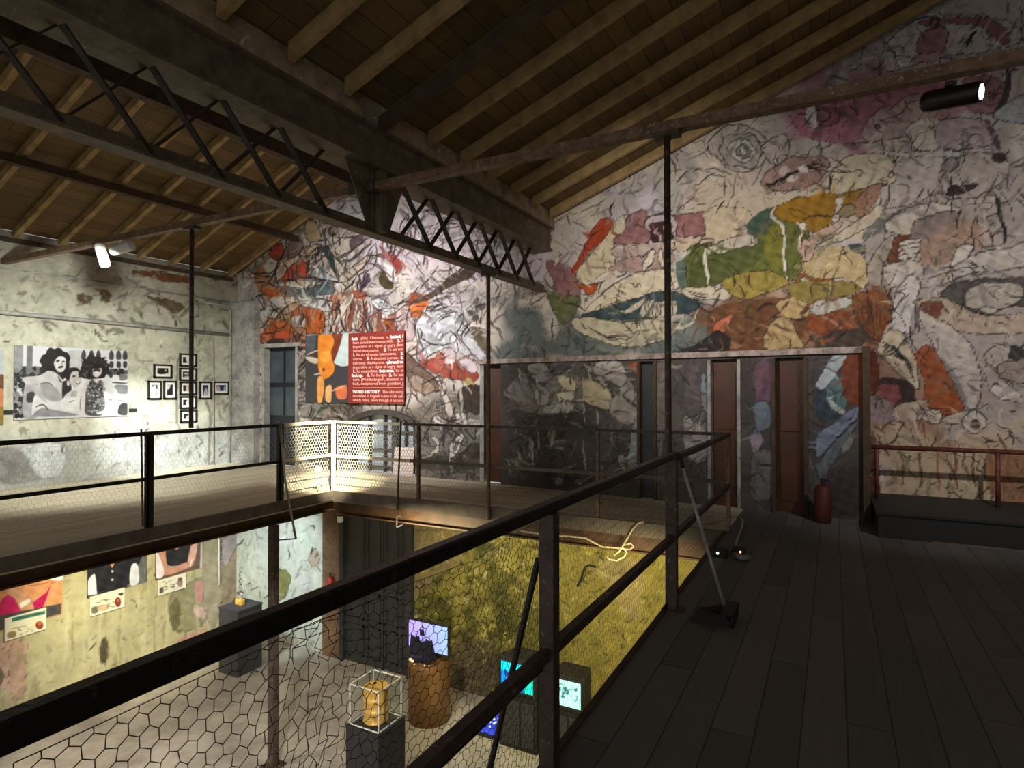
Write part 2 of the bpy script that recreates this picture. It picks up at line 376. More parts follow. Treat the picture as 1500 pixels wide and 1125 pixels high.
    def scribble(s, x0, y0, x1, y1, n, cols, L=(20, 60), wd=(1, 2.4), ang=0., spread=1.2, curl=1.2, a=.75):
        for _ in range(n):
            x, y = s.rng.uniform(x0, x1), s.rng.uniform(y0, y1); th = ang + s.rng.uniform(-spread, spread); l = s.rng.uniform(*L); c = s.rng.uniform(-curl, curl); pts = []
            for i in range(5):
                pts.append((x, y)); th += c / 5; x += math.cos(th) * l / 5; y += math.sin(th) * l / 5
            s.t = (0, 0, 1.); s.stroke(pts, s.rng.uniform(*wd), cols[s.rng.randint(len(cols))], a)
    def brush(s, n, L=(8, 30), wd=(1.2, 5), gain=(.66, 1.22), dark=.12, a=.6, cell=60, xr=(-40, 1640)):
        """short brush strokes that pick up the colour under them, along a smooth flow"""
        fl = s.field(cell); s.t = (0, 0, 1.)
        for _ in range(n):
            i, j = s.rng.randint(s.nv), s.rng.randint(s.nu); x, y = s.px[i, j], s.py[i, j]
            if not (xr[0] < x < xr[1] and -60 < y < 1130): continue
            th = fl[i, j] * 9 + s.rng.uniform(-.5, .5); l = s.rng.uniform(*L); c = s.rng.uniform(-1.3, 1.3); q = [(x, y)]; zx, zy = x, y
            for k in range(4): zx += math.cos(th) * l / 4; zy += math.sin(th) * l / 4; th += c / 4; q.append((zx, zy))
            if s.rng.rand() < dark: s.stroke(q, s.rng.uniform(.9, 2.6), (44, 36, 34), .85)
            else: s.stroke(q, s.rng.uniform(*wd), np.clip(s.C[i, j] * s.rng.uniform(*gain) + s.rng.uniform(-10, 10, 3), 0, 250), a)
    def mesh(s, name, m, keep=None, parent=None, flip=False):
        nu, nv = s.nu, s.nv; idx = np.arange(nu * nv).reshape(nv, nu)
        q = np.stack([idx[:-1, :-1], idx[:-1, 1:], idx[1:, 1:], idx[1:, :-1]], -1)
        if keep is not None: q = q[keep]
        q = q.reshape(-1, 4)
        if flip: q = q[:, ::-1]
        P = s.P.reshape(-1, 3); o0 = np.array(wloc(parent)) if parent else np.array([P[:, 0].mean(), P[:, 1].mean(), P[:, 2].min()])
        used = np.unique(q); re = np.full(nu * nv, -1); re[used] = np.arange(len(used)); q = re[q]; P = P[used] - o0; C = lin(np.clip(s.C.reshape(-1, 3)[used], 0, 255))
        me = bpy.data.meshes.new(name); me.vertices.add(len(P)); me.vertices.foreach_set('co', P.ravel().astype(np.float32))
        me.loops.add(q.size); me.loops.foreach_set('vertex_index', q.ravel().astype(np.int32))
        me.polygons.add(len(q)); me.polygons.foreach_set('loop_start', np.arange(0, q.size, 4, dtype=np.int32))
        me.update(calc_edges=True); me.validate()
        at_ = me.color_attributes.new('paint', 'FLOAT_COLOR', 'POINT'); at_.data.foreach_set('color', np.concatenate([C, np.ones((len(C), 1))], 1).ravel().astype(np.float32))
        me.materials.append(m); o = bpy.data.objects.new(name, me); COL.objects.link(o)
        if parent: o.parent = parent
        else: o.location = o0
        return o
    def cen(s, A): return (A[:-1, :-1] + A[1:, 1:]) / 2

# ================================================================== THE SETTING
struct('floor', MB().box((XG1, Y0, -.16), (XR, YB, 0)), M['floor'])
struct('floor', MB().box((XL, Y0, -.16), (XG0, YB, 0)), M['gallery_floor'])
struct('floor', MB().box((XG0, YF, -.16), (XG1, YB, 0)), M['gallery_floor_x'])
struct('floor_lower', MB().box((XL - .3, Y0, ZL - .2), (4.0, YB + .3, ZL)), M['concrete'])
# fascia boards round the opening
struct('trim_1', MB().box((XG0, Y0, -.135), (XG0 + .035, YF + .0, .012)), M['trim'])
struct('trim_2', MB().box((XG0, YF - .035, -.16), (XG1, YF, .012)), M['trim'])
struct('trim_3', MB().box((XG1 - .035, Y0, -.19), (XG1, YF - .035, .012)), M['timber_dark'])
# roof boards
def slope(y0, y1, x0, z0, x1, z1, t=.03):
    return MB().prism([(x0, y0, z0), (x1, y0, z1), (x1, y0, z1 + t), (x0, y0, z0 + t)], (0, y1 - y0, 0))
struct('ceiling', slope(Y0, YB, -4.04, roof_r(-4.04) + .15, 3.2, roof_r(3.2) + .15), M['roof'])
struct('ceiling', slope(Y0, YB, 3.2, roof_r(3.2) + .15, XR, roof_r(3.2) + .15 - .375 * 4.8), M['roof'])
struct('ceiling', slope(Y0, YB, XL, roof_l(XL) + .13, RIDGE_L, roof_l(RIDGE_L) + .13), M['roof'])
struct('ceiling', slope(Y0, YB, RIDGE_L, roof_l(RIDGE_L) + .13, -4.43, roof_l(RIDGE_L) + .13 - .42 * 3.53), M['roof'])
def roof_top(x):
    return np.where(x < RIDGE_L, roof_l(x), np.where(x < -4.1, roof_l(RIDGE_L) - .42 * (x - RIDGE_L), np.where(x < 3.2, roof_r(x), roof_r(3.2) - .375 * (x - 3.2)))) + .14
# side walls out of the frame
struct('wall_right', MB().box((XR, Y0, 0), (XR + .2, YB, 5.3)), M['plain_wall'])
struct('wall_right_lower', MB().box((4.0, Y0, ZL), (4.2, YB, -.16)), M['plain_wall'])

# ------------------------------------------------------------------ the mural on the gable wall
K = (44, 36, 34)
def draw_upper(p):
    R = p.rng
    f1, f2, f3, f4 = p.field(70), p.field(28), p.field(34), p.field(30)
    pal = np.array([(206, 186, 180), (196, 186, 180), (214, 200, 184), (178, 170, 166), (206, 194, 204)], float)
    k = np.clip((f1 * .65 + f2 * .35) * 1.25 - .12, 0, .999) * 4; i = k.astype(int); fr = (k - i)[..., None]
    p.C[:] = pal[i] * (1 - fr) + pal[np.minimum(i + 1, 4)] * fr
    # broad colour areas by place
    def area_(x0, y0, x1, y1, col, a=.7, s=22):
        X, Y = p.px + (f3 - .5) * 70 + (f2 - .5) * 30, p.py + (f4 - .5) * 60 + (f1 - .5) * 20
        m = np.clip((X - x0) / s, 0, 1) * np.clip((x1 - X) / s, 0, 1) * np.clip((Y - y0) / s, 0, 1) * np.clip((y1 - Y) / s, 0, 1) * a
        p.C[:] = p.C * (1 - m[..., None]) + np.array(col, float) * m[..., None]
    area_(340, 410, 400, 700, (176, 172, 162), .9); area_(430, 560, 720, 720, (112, 104, 96), .85); area_(600, 590, 720, 720, (128, 122, 116), .6)
    area_(560, 250, 800, 400, (214, 200, 212), .75); area_(1150, 90, 1420, 200, (176, 124, 138), .75); area_(1240, 190, 1600, 620, (166, 154, 146), .8)
    area_(1000, 225, 1300, 330, (206, 186, 162), .7); area_(1240, 470, 1420, 640, (150, 104, 76), .6); area_(1260, 600, 1700, 760, (190, 166, 132), .8)
    area_(730, 440, 1100, 530, (92, 104, 100), .8); area_(1040, 400, 1320, 520, (128, 86, 58), .75); area_(1290, -60, 1700, 90, (190, 182, 182), .8)
    inks = [(52, 42, 40), (70, 58, 54), (96, 82, 78)]; whites = [(226, 218, 212), (236, 230, 226)]
    p.scribble(350, 250, 720, 480, 120, inks, (18, 60), (.8, 2.6), -.6); p.scribble(350, 250, 720, 480, 70, whites, (16, 50), (1, 4), -.6)
    p.scribble(560, 260, 820, 420, 50, [(120, 104, 112), (80, 66, 70)], (18, 50), (.8, 2.), .5)
    p.scribble(430, 560, 720, 690, 160, [(60, 52, 48), (80, 72, 66), (170, 160, 150), (200, 190, 180)], (8, 34), (.8, 3.), .4)
    p.scribble(840, 200, 1300, 480, 90, inks, (20, 70), (.8, 2.4), -.4); p.scribble(1200, 40, 1600, 480, 130, inks, (24, 90), (1, 3.4), -.5); p.scribble(1240, 180, 1600, 480, 80, [(204, 194, 186), (190, 180, 172)], (24, 80), (2, 7), -.6, .8, .8, .5)
    p.scribble(1260, 470, 1600, 730, 120, [(80, 54, 42), (120, 70, 46), (60, 50, 48), (210, 190, 164)], (14, 50), (1, 4), 1.3, .7)
    # ---- left bay (crop scale 5.769)
    p.crop(340, 250, 5.769)
    p.poly([(190, 660), (330, 560), (520, 560), (420, 760), (350, 840), (270, 760)], (196, 186, 170), 1.2)
    p.poly([(300, 600), (400, 510), (430, 590), (400, 660), (320, 650)], (188, 74, 50), 1)
    p.poly([(190, 720), (250, 700), (350, 850), (420, 960), (300, 970), (200, 900)], (176, 128, 92))
    p.poly([(240, 930), (300, 900), (390, 940), (330, 975)], (190, 96, 40))
    p.poly([(400, 660), (540, 600), (650, 740), (620, 800), (420, 830), (430, 740)], (196, 82, 58), 1.)
    p.poly([(340, 830), (410, 660), (600, 560), (760, 530), (830, 590), (760, 600), (620, 640), (480, 720), (400, 820)], (196, 174, 148), 1.6)
    p.poly([(700, 560), (800, 540), (850, 640), (880, 800), (840, 720), (790, 660), (780, 600)], (58, 76, 74), 1)
    p.poly([(600, 660), (760, 620), (820, 700), (800, 760), (680, 700)], (178, 164, 158), 1)
    p.poly([(640, 760), (740, 740), (860, 800), (900, 840), (700, 820)], (190, 200, 200), 1.2)
    p.stroke([(340, 850), (460, 820), (620, 805), (780, 825), (920, 850), (960, 900)], 3.2)
    p.poly([(330, 870), (500, 830), (640, 830), (860, 860), (760, 870), (560, 900), (430, 880)], (220, 214, 196), 1.6)
    p.poly([(540, 920), (660, 890), (780, 850), (850, 880), (840, 960), (700, 960), (560, 950)], (92, 106, 108), 1)
    p.poly([(410, 880), (530, 900), (540, 960), (420, 970)], (136, 130, 126), 1)
    p.poly([(520, 980), (700, 970), (850, 960), (830, 1090), (700, 1080), (600, 1020)], (206, 204, 196), 1.2)
    p.poly([(430, 580), (540, 480), (600, 520), (560, 600), (470, 650)], (128, 104, 92), 2)
    p.poly([(600, 360), (680, 320), (740, 420), (730, 500), (640, 500)], (178, 156, 124), 1.5)
    p.blob(830, 410, 60, 32, (96, 82, 60), .1, 1.6); p.blob(850, 405, 16, 12, (224, 214, 190))
    p.poly([(900, 640), (1060, 540), (1170, 470), (1150, 540), (1010, 640), (920, 690)], (210, 196, 184), 2); p.poly([(990, 490), (1100, 440), (1140, 470), (1000, 570)], (118, 98, 104), 1)
    p.stroke([(890, 670), (980, 660), (1080, 590), (1150, 520)], 4, (58, 62, 68))
    p.poly([(900, 800), (1100, 640), (1180, 600), (1150, 680), (960, 840)], (196, 178, 160), 1.2)
    p.poly([(1080, 860), (1140, 780), (1160, 840), (1100, 910)], (72, 50, 64)); p.poly([(1230, 820), (1290, 740), (1360, 880), (1290, 910)], (84, 74, 44), 1)
    p.poly([(1220, 640), (1330, 590), (1420, 680), (1400, 780), (1350, 700)], (160, 74, 68), 1); p.poly([(1200, 650), (1300, 650), (1400, 820), (1340, 840)], (220, 208, 208), 1.2)
    p.poly([(840, 960), (1080, 920), (1120, 980), (980, 1060), (850, 1060)], (170, 96, 74))
    for a in range(9): p.stroke([(870 + a * 24, 930 + a * 10), (930 + a * 26, 1010), (900 + a * 20, 1120)], 2.4, (212, 186, 166))
    p.crop(340, 400, 3.947)
    p.poly([(120, 350), (210, 240), (330, 120), (440, 140), (520, 160), (520, 280), (430, 290), (420, 380), (250, 330)], (196, 104, 46), 1.4)
    p.poly([(130, 355), (200, 290), (320, 270), (380, 330), (300, 360)], (206, 92, 52)); p.poly([(160, 362), (240, 315), (340, 335), (420, 370), (300, 385)], (64, 50, 46))
    p.poly([(230, 230), (330, 120), (390, 110), (300, 200)], (188, 160, 130), 1)
    p.poly([(340, 190), (400, 180), (430, 230), (400, 270), (350, 240)], (204, 188, 178), 1.4); p.poly([(360, 255), (420, 255), (430, 330), (380, 330)], (170, 128, 104), 1.6)
    p.poly([(40, 120), (200, 120), (220, 200), (120, 270), (40, 250)], (188, 186, 176), 1.2); p.stroke([(40, 260), (110, 270), (190, 230), (220, 170)], 2)
    for a in range(16): 
        x = 560 + a * 20; p.poly([(x, 120 + 14 * (a % 3)), (x + 16, 100), (x + 10 + 8 * (a % 2), 250), (x - 6, 270)], [(206, 188, 178), (186, 150, 130), (152, 84, 58), (216, 204, 196)][a % 4], 1.1)
    p.poly([(620, 130), (680, 60), (690, 80), (590, 270), (575, 265)], (214, 200, 184), 1); p.poly([(800, 60), (860, 90), (940, 150), (900, 180), (840, 150)], (204, 208, 210), 1.4)
    p.poly([(850, 230), (1000, 120), (1040, 40), (1130, 90), (1110, 160), (1020, 200), (950, 270), (860, 270)], (166, 80, 44))
    p.poly([(1020, 110), (1130, 90), (1120, 160), (1060, 190), (1020, 150)], (206, 112, 56))
    p.poly([(940, 180), (1010, 120), (1060, 240), (1030, 330), (950, 300)], (196, 172, 170), 1.4)
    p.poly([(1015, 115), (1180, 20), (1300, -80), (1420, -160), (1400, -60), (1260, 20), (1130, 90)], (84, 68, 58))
    p.poly([(1060, 260), (1090, 170), (1180, 125), (1270, 150), (1340, 230), (1370, 280), (1300, 330), (1300, 400), (1230, 370), (1080, 440), (1070, 340)], (196, 196, 202), 1.8, var=24)
    p.poly([(1300, 270), (1400, 320), (1470, 410), (1420, 450), (1310, 380)], (206, 202, 210), 1.2)
    p.blob(1200, 200, 60, 16, (190, 192, 198), .1); p.blob(1205, 300, 18, 22, (232, 228, 226), 0, 1.6); p.blob(1280, 315, 16, 30, (226, 222, 220), .5, 1.6); p.blob(1150, 310, 50, 22, (150, 150, 154), .2, a=.7); p.blob(1240, 270, 46, 12, (160, 160, 164), 0, a=.6)
    p.stroke([(1080, 310), (1140, 340), (1200, 350), (1270, 350)], 3); p.stroke([(1320, 60), (1330, 210), (1310, 300), (1380, 400), (1440, 470)], 1.8)
    p.poly([(1090, 450), (1200, 420), (1260, 380), (1320, 460), (1420, 510), (1400, 560), (1220, 540), (1110, 480)], (168, 82, 64), 1)
    p.blob(1250, 420, 46, 50, (206, 184, 186), .2, 1.2); p.blob(1200, 450, 30, 60, (180, 104, 92), 0); p.blob(1370, 470, 60, 30, (214, 196, 200), .7, 1)
    for x, y in ((1410, 90), (1370, 170), (1450, 130), (1400, 200)): p.blob(x, y, 16, 20, (92, 86, 88), R.rand(), jit=.3)
    p.poly([(1380, 250), (1470, 290), (1500, 400), (1430, 360)], (112, 100, 76))
    p.poly([(1000, 400), (1060, 440), (1180, 560), (1180, 620), (1040, 560), (1000, 480)], (120, 98, 84), 2); p.poly([(1060, 520), (1170, 600), (1110, 640), (1020, 580)], (160, 140, 126), 1.6)
    p.poly([(1330, 600), (1440, 590), (1440, 740), (1370, 740), (1310, 690)], (74, 62, 54), 1.2); p.blob(1370, 560, 26, 20, (168, 158, 96)); 
    p.poly([(1195, 600), (1230, 620), (1290, 750), (1255, 760)], (200, 186, 176), 1.4); p.blob(1215, 590, 26, 24, (196, 178, 170), 0, 1.2); p.stroke([(1325, 590), (1322, 750)], 3.6, (206, 190, 178))
    p.poly([(1165, 765), (1250, 765), (1240, 810), (1175, 810)], (214, 206, 204), 1, hard=True); p.poly([(1290, 750), (1365, 745), (1355, 795), (1300, 795)], (214, 206, 204), 1, hard=True); p.poly([(1250, 800), (1440, 780), (1440, 820), (1250, 820)], (196, 188, 186))
    p.poly([(1080, 850), (1300, 850), (1430, 830), (1430, 960), (1300, 1000), (1100, 960)], (128, 122, 118), 1); p.poly([(1260, 930), (1320, 865), (1340, 880), (1290, 990), (1265, 1000)], (210, 204, 200), 1.6); p.poly([(1280, 935), (1318, 890), (1290, 970)], (120, 114, 110)); p.poly([(1150, 880), (1190, 890), (1195, 960), (1165, 980), (1180, 930)], (202, 196, 190), 1)
    p.poly([(1350, 960), (1420, 920), (1430, 1010), (1380, 1020)], (88, 76, 64), 1.2); p.poly([(1070, 990), (1200, 1000), (1430, 1010), (1430, 1070), (1070, 1070)], (92, 84, 74))
    p.poly([(370, 400), (430, 420), (430, 640), (380, 560)], (146, 138, 132), 1.2); p.poly([(380, 650), (440, 680), (560, 690), (560, 760), (460, 780), (380, 740)], (150, 142, 136), 1); p.scribble(432, 560, 520, 640, 26, [(70, 66, 64), (200, 190, 180)], (8, 26), (1, 3))
    # ---- right bay
    p.crop(800, 240, 5.)
    p.poly([(0, 640), (70, 640), (200, 690), (250, 900), (130, 940), (60, 800)], (156, 112, 112), 1); p.poly([(190, 700), (260, 560), (340, 400), (430, 310), (500, 345), (420, 470), (300, 590), (215, 710)], (178, 74, 40), 1)
    p.poly([(200, 780), (270, 800), (380, 800), (330, 880), (260, 830)], (186, 92, 40), 1); p.poly([(220, 720), (420, 470), (540, 300), (600, 300), (580, 400), (500, 500), (510, 640), (440, 700), (300, 800)], (206, 190, 160), 1.4)
    p.poly([(590, 310), (740, 250), (760, 480), (540, 510), (500, 470), (580, 400)], (160, 112, 112), 1.6); p.poly([(950, 280), (1175, 258), (1165, 440), (960, 450)], (160, 112, 112), 1.6, hard=True)
    p.blob(850, 360, 120, 90, (196, 178, 180), 0, 1.6); p.blob(850, 420, 88, 80, (74, 44, 50), .3, 1.4, jit=.15)
    for a in range(10): p.blob(790 + 16 * (a % 6) , 380 + 22 * (a % 5), 8, 24, (206, 184, 180) if a % 2 else (112, 62, 66), a * .7)
    p.poly([(510, 520), (920, 490), (920, 560), (700, 600), (510, 600)], (186, 166, 158), 1.4); p.poly([(450, 690), (600, 610), (900, 560), (930, 640), (760, 700), (520, 700)], (176, 148, 140), 1)
    p.poly([(770, 545), (800, 545), (790, 620), (740, 700), (700, 690)], (222, 206, 190), 1.4); p.poly([(825, 545), (850, 545), (870, 660), (845, 670)], (222, 206, 190), 1.4)
    p.poly([(1175, 250), (1480, 250), (1500, 420), (1180, 500), (980, 560), (970, 460), (1165, 440)], (204, 184, 158), 1)
    p.poly([(0, 850), (120, 880), (250, 900), (200, 1040), (100, 1080)], (112, 116, 78), 1)
    p.poly([(960, 620), (1090, 600), (1180, 700), (1170, 830), (990, 830)], (100, 116, 106)); p.poly([(1040, 560), (1200, 500), (1180, 700), (1060, 640)], (92, 104, 58))
    p.poly([(270, 1020), (500, 800), (700, 700), (930, 700), (930, 800), (760, 870), (420, 1000)], (214, 198, 172), 1.8)
    p.poly([(270, 1030), (480, 960), (760, 870), (900, 850), (1100, 900), (1080, 1000), (800, 1040), (460, 1060)], (64, 84, 88), 1.6)
    p.poly([(460, 1010), (580, 990), (720, 900), (700, 960), (600, 1010)], (196, 184, 160)); 
    for a in range(9): p.poly([(690 + a * 30, 1020), (720 + a * 26, 950 - 10 * (a % 3)), (760 + a * 24, 930), (730 + a * 28, 1030)], (196, 188, 168), 1)
    p.poly([(180, 1080), (300, 1040), (560, 1080), (760, 1050), (900, 1080), (1000, 1100), (880, 1200), (600, 1260), (300, 1180)], (196, 184, 156), 1.6)
    p.stroke([(560, 1060), (620, 1140), (700, 1180)], 2); p.stroke([(300, 1100), (420, 1180), (600, 1200)], 2)
    p.poly([(1000, 830), (1160, 810), (1300, 830), (1360, 900), (1180, 920), (1040, 900)], (210, 198, 174), 1.4)
    for a in range(5): p.stroke([(1040 + 20 * a, 850 + 24 * a), (1120, 870 + 22 * a), (1190 - 10 * a, 880 + 20 * a)], 2)
    p.stroke([(1110, 990), (1080, 1070), (1010, 1115), (930, 1120)], 4, (204, 196, 176))
    p.crop(1000, 200, 4.6875)
    p.poly([(40, 700), (180, 660), (420, 640), (470, 520), (640, 400), (760, 400), (880, 620), (800, 900), (640, 870), (300, 920), (60, 950)], (112, 118, 56), 1)
    p.poly([(60, 940), (100, 780), (260, 720), (560, 640), (560, 760), (380, 860), (260, 930)], (96, 104, 54)); p.poly([(450, 570), (480, 480), (640, 400), (620, 520), (520, 600)], (82, 100, 84)); p.poly([(560, 600), (700, 540), (700, 800), (620, 820)], (134, 128, 52))
    p.poly([(650, 390), (1050, 305), (1060, 420), (1030, 510), (900, 580), (780, 520), (660, 470)], (166, 124, 36), 1); p.poly([(1090, 330), (1250, 290), (1230, 390), (1110, 400)], (156, 118, 48), 1)
    p.poly([(270, 940), (420, 860), (620, 850), (740, 930), (560, 1000), (420, 1040)], (168, 148, 74), 1.4); p.poly([(840, 860), (760, 960), (860, 980), (1060, 900), (900, 870)], (156, 96, 56))
    p.poly([(820, 800), (960, 690), (1120, 680), (1260, 760), (1260, 960), (1120, 900), (900, 890)], (198, 176, 132), 1)
    p.poly([(170, 690), (360, 610), (480, 590), (520, 640), (440, 680), (200, 730)], (196, 184, 168), 1.6)
    for q in ([(160, 690), (158, 760), (172, 860), (168, 950)], [(640, 400), (620, 470), (690, 530), (705, 600), (700, 740), (715, 830), (725, 900)], [(790, 500), (830, 560), (815, 640), (815, 720)]): p.stroke(q, 4.6, (222, 214, 196), 1); p.stroke([(a + 14, b) for a, b in q], 1.6, K, .6)
    p.blob(830, 530, 26, 30, (220, 212, 200), 0, 1.4); p.blob(845, 920, 30, 24, (216, 206, 190), 0, 1.4); p.blob(1085, 365, 30, 26, (222, 212, 200), 0, 1); p.blob(1065, 480, 26, 30, (216, 206, 196), 0, 1); p.blob(800, 820, 30, 24, (160, 156, 108), 0, 1)
    p.blob(1145, 430, 64, 44, (150, 134, 104), -.3, 1.8); p.poly([(1230, 320), (1365, 225), (1375, 320), (1230, 470), (1200, 430)], (172, 132, 110), 1.4)
    p.poly([(820, 770), (840, 640), (1000, 540), (1100, 500), (1080, 560), (940, 640), (890, 770)], (204, 172, 152), 1.2); p.poly([(940, 660), (1100, 570), (1380, 380), (1360, 480), (1180, 600), (980, 670)], (206, 190, 164), 1.6)
    p.poly([(1150, 670), (1240, 660), (1260, 720), (1180, 720)], (74, 92, 98), 1); p.poly([(1240, 600), (1360, 480), (1420, 520), (1290, 620)], (124, 124, 116))
    # rose and petals
    for r_, c_ in ((200, (186, 176, 168)), (150, (170, 162, 154)), (100, (198, 190, 182)), (56, (150, 142, 138)), (26, (206, 196, 190))): p.blob(400 + (200 - r_) * .2, 0 + (200 - r_) * .1, r_, r_ * .78, c_, .3, 2., jit=.12)
    p.poly([(600, 160), (760, 60), (1000, 60), (1000, 160), (900, 250), (720, 290), (560, 260)], (168, 138, 128), 1.6)
    for a in range(7): p.stroke([(560 + 20 * a, 260), (720 + 24 * a, 190 - 12 * a), (980, 60 + 22 * a)], 2.2)
    p.blob(715, 150, 40, 26, (206, 182, 178)); p.blob(840, 140, 36, 24, (222, 208, 200)); p.blob(765, 205, 40, 20, (222, 208, 200), -.3)
    p.poly([(560, 10), (600, -60), (720, -100), (740, 40), (640, 120)], (186, 172, 168), 2)
    # rust band above the doorways
    p.t = (0, 0, 1.)
    p.poly([(1040, 440), (1120, 420), (1180, 428), (1190, 470), (1120, 500), (1050, 500)], (120, 82, 54)); p.poly([(1122, 494), (1128, 462), (1150, 446), (1172, 480), (1178, 494)], (184, 160, 116), 1.4)
    p.poly([(1046, 462), (1066, 446), (1072, 452), (1056, 480)], (196, 116, 84), 1); p.poly([(1010, 498), (1050, 470), (1072, 480), (1060, 505)], (54, 46, 42), 1); p.poly([(1180, 450), (1240, 440), (1250, 470), (1200, 474)], (150, 84, 46)); p.poly([(1140, 425), (1190, 420), (1186, 445), (1150, 450)], (190, 164, 116), 1)
    p.poly([(1188, 436), (1240, 420), (1256, 424), (1230, 438), (1196, 446)], (190, 190, 178), 1.2); p.poly([(1200, 478), (1258, 466), (1262, 498), (1200, 500)], (84, 70, 60)); p.poly([(1160, 400), (1230, 395), (1262, 405), (1230, 420), (1170, 425)], (150, 132, 72), 1)
    p.scribble(1040, 430, 1262, 500, 60, [(150, 90, 56), (70, 50, 40), (176, 130, 96), (96, 62, 44)], (8, 30), (1.5, 5), .3, 1., 1.2, .7)
    p.scribble(735, 465, 1040, 502, 50, [(60, 74, 76), (120, 128, 120), (76, 90, 90), (160, 150, 136)], (10, 34), (1.5, 6), .2, .8, 1.2, .6)
    # pink field and big figures at the right
    p.crop(1220, 0, 5.357)
    p.poly([(-330, 700), (0, 610), (420, 520), (760, 440), (980, 500), (900, 620), (640, 640), (420, 780), (200, 1000), (-100, 1000), (-260, 900)], (178, 122, 134), 1)
    p.poly([(260, 900), (420, 740), (700, 700), (860, 740), (850, 860), (640, 960), (300, 1010)], (186, 164, 158), 1.2); p.poly([(600, 960), (640, 870), (840, 830), (860, 1060), (660, 1060)], (206, 196, 180), 1.2); p.poly([(870, 850), (1240, 840), (1260, 1040), (880, 1060)], (182, 164, 162), 1.6)
    p.blob(-40, 800, 120, 80, (150, 98, 100), .2, 2, jit=.15); p.blob(-60, 800, 60, 44, (170, 124, 126), .2, 2)
    p.poly([(-200, 760), (-120, 700), (-100, 880), (-160, 900)], (216, 206, 198), 1.6)
    p.poly([(430, 260), (640, 60), (900, 0), (1300, 20), (1500, 100), (1500, 220), (1180, 300), (900, 340), (500, 440), (430, 400)], (206, 200, 198), 1.6)
    p.poly([(700, 60), (900, 20), (1250, 30), (1400, 120), (1420, 230), (1330, 220), (1220, 100), (960, 70), (820, 100)], (164, 116, 118), 1.2); p.poly([(680, 290), (720, 160), (840, 100), (930, 110), (940, 190), (900, 290), (800, 300)], (172, 130, 130), 1.6)
    p.stroke([(1160, 125), (1110, 200), (1090, 245)], 6, (30, 28, 30)); p.stroke([(1060, 210), (1140, 200)], 4, (30, 28, 30)); p.stroke([(440, 280), (500, 300), (550, 420)], 3)
    p.poly([(640, 380), (720, 310), (920, 310), (820, 370)], (188, 156, 154), 1.2)
    p.poly([(1000, 470), (1300, 390), (1380, 500), (1340, 700), (1100, 560)], (196, 176, 176), 1.4); p.poly([(1060, 520), (1250, 490), (1390, 560), (1360, 760), (1100, 760)], (166, 124, 130), 1.4)
    p.stroke([(1390, 380), (1420, 560), (1330, 760), (1300, 800)], 9, (74, 62, 66)); p.poly([(1300, 780), (1500, 640), (1700, 600), (1700, 860), (1360, 840)], (176, 176, 180), 1.6); p.stroke([(1240, 840), (1290, 960), (1330, 1080)], 11, (96, 76, 82))
    p.crop(1220, 190, 5.357)
    p.poly([(0, 260), (110, 130), (380, 90), (520, 200), (500, 320), (380, 330), (140, 400), (0, 400)], (204, 190, 166), 1.6)
    p.poly([(530, 110), (880, 100), (860, 260), (800, 400), (620, 500), (420, 510), (400, 350), (520, 310)], (188, 176, 168), 1.4); p.poly([(470, 80), (1010, 70), (1010, 110), (480, 110)], (196, 186, 176), 1)
    p.poly([(880, 280), (1020, 110), (1320, 90), (1400, 180), (1380, 290), (1230, 400), (1110, 440), (900, 440), (870, 360)], (176, 164, 154), 2.2); p.poly([(900, 410), (960, 350), (1160, 330), (1100, 380), (950, 420)], (66, 56, 54), 1.4); p.blob(1330, 120, 60, 40, (72, 60, 60)); p.blob(940, 180, 70, 50, (150, 138, 132), -.6, 2)
    p.poly([(480, 590), (740, 480), (920, 490), (1020, 540), (880, 610), (660, 740), (520, 730), (420, 700)], (200, 188, 174), 2); p.poly([(660, 640), (860, 560), (1020, 560), (900, 700), (760, 790), (640, 800)], (150, 132, 126), 1.4)
    p.poly([(1150, 440), (1300, 420), (1360, 640), (1360, 800), (1260, 820), (1190, 820), (1160, 700)], (176, 164, 154), 2.2); p.stroke([(1300, 420), (1330, 560), (1370, 700), (1360, 790)], 6); p.stroke([(1250, 700), (1260, 790)], 4)
    p.poly([(700, 800), (1000, 620), (1150, 640), (1180, 820), (900, 960), (700, 950)], (170, 142, 122)); p.poly([(440, 950), (480, 800), (560, 740), (640, 760), (540, 940)], (122, 74, 52), 1)
    for a in range(6): p.poly([(550, 790 + a * 36), (680, 760 + a * 40), (690, 790 + a * 40), (540, 820 + a * 38)], (204, 194, 180), 1.4)
    p.poly([(420, 980), (690, 950), (680, 1120), (460, 1130)], (196, 184, 172), 1.6); p.poly([(280, 1120), (300, 940), (420, 780), (500, 760), (400, 1000), (390, 1130)], (170, 156, 142), 1.6)
    p.poly([(940, 980), (1000, 830), (1120, 820), (1080, 900), (980, 1000)], (206, 196, 186), 2); p.poly([(860, 1120), (1000, 960), (1200, 860), (1360, 850), (1600, 760), (1700, 780), (1700, 930), (1400, 1010), (1100, 1040)], (186, 176, 166), 2.2)
    p.crop(1220, 390, 5.357)
    p.poly([(160, 140), (400, 120), (480, 300), (420, 480), (330, 480), (200, 340)], (142, 88, 50), 1); 
    for a in range(7): p.stroke([(200 + 36 * a, 170), (210 + 34 * a, 330), (300 + 16 * a, 480)], 2, (92, 56, 36))
    p.poly([(500, 130), (620, -20), (700, 60), (660, 190), (640, 420), (480, 420), (470, 330)], (204, 194, 188), 2)
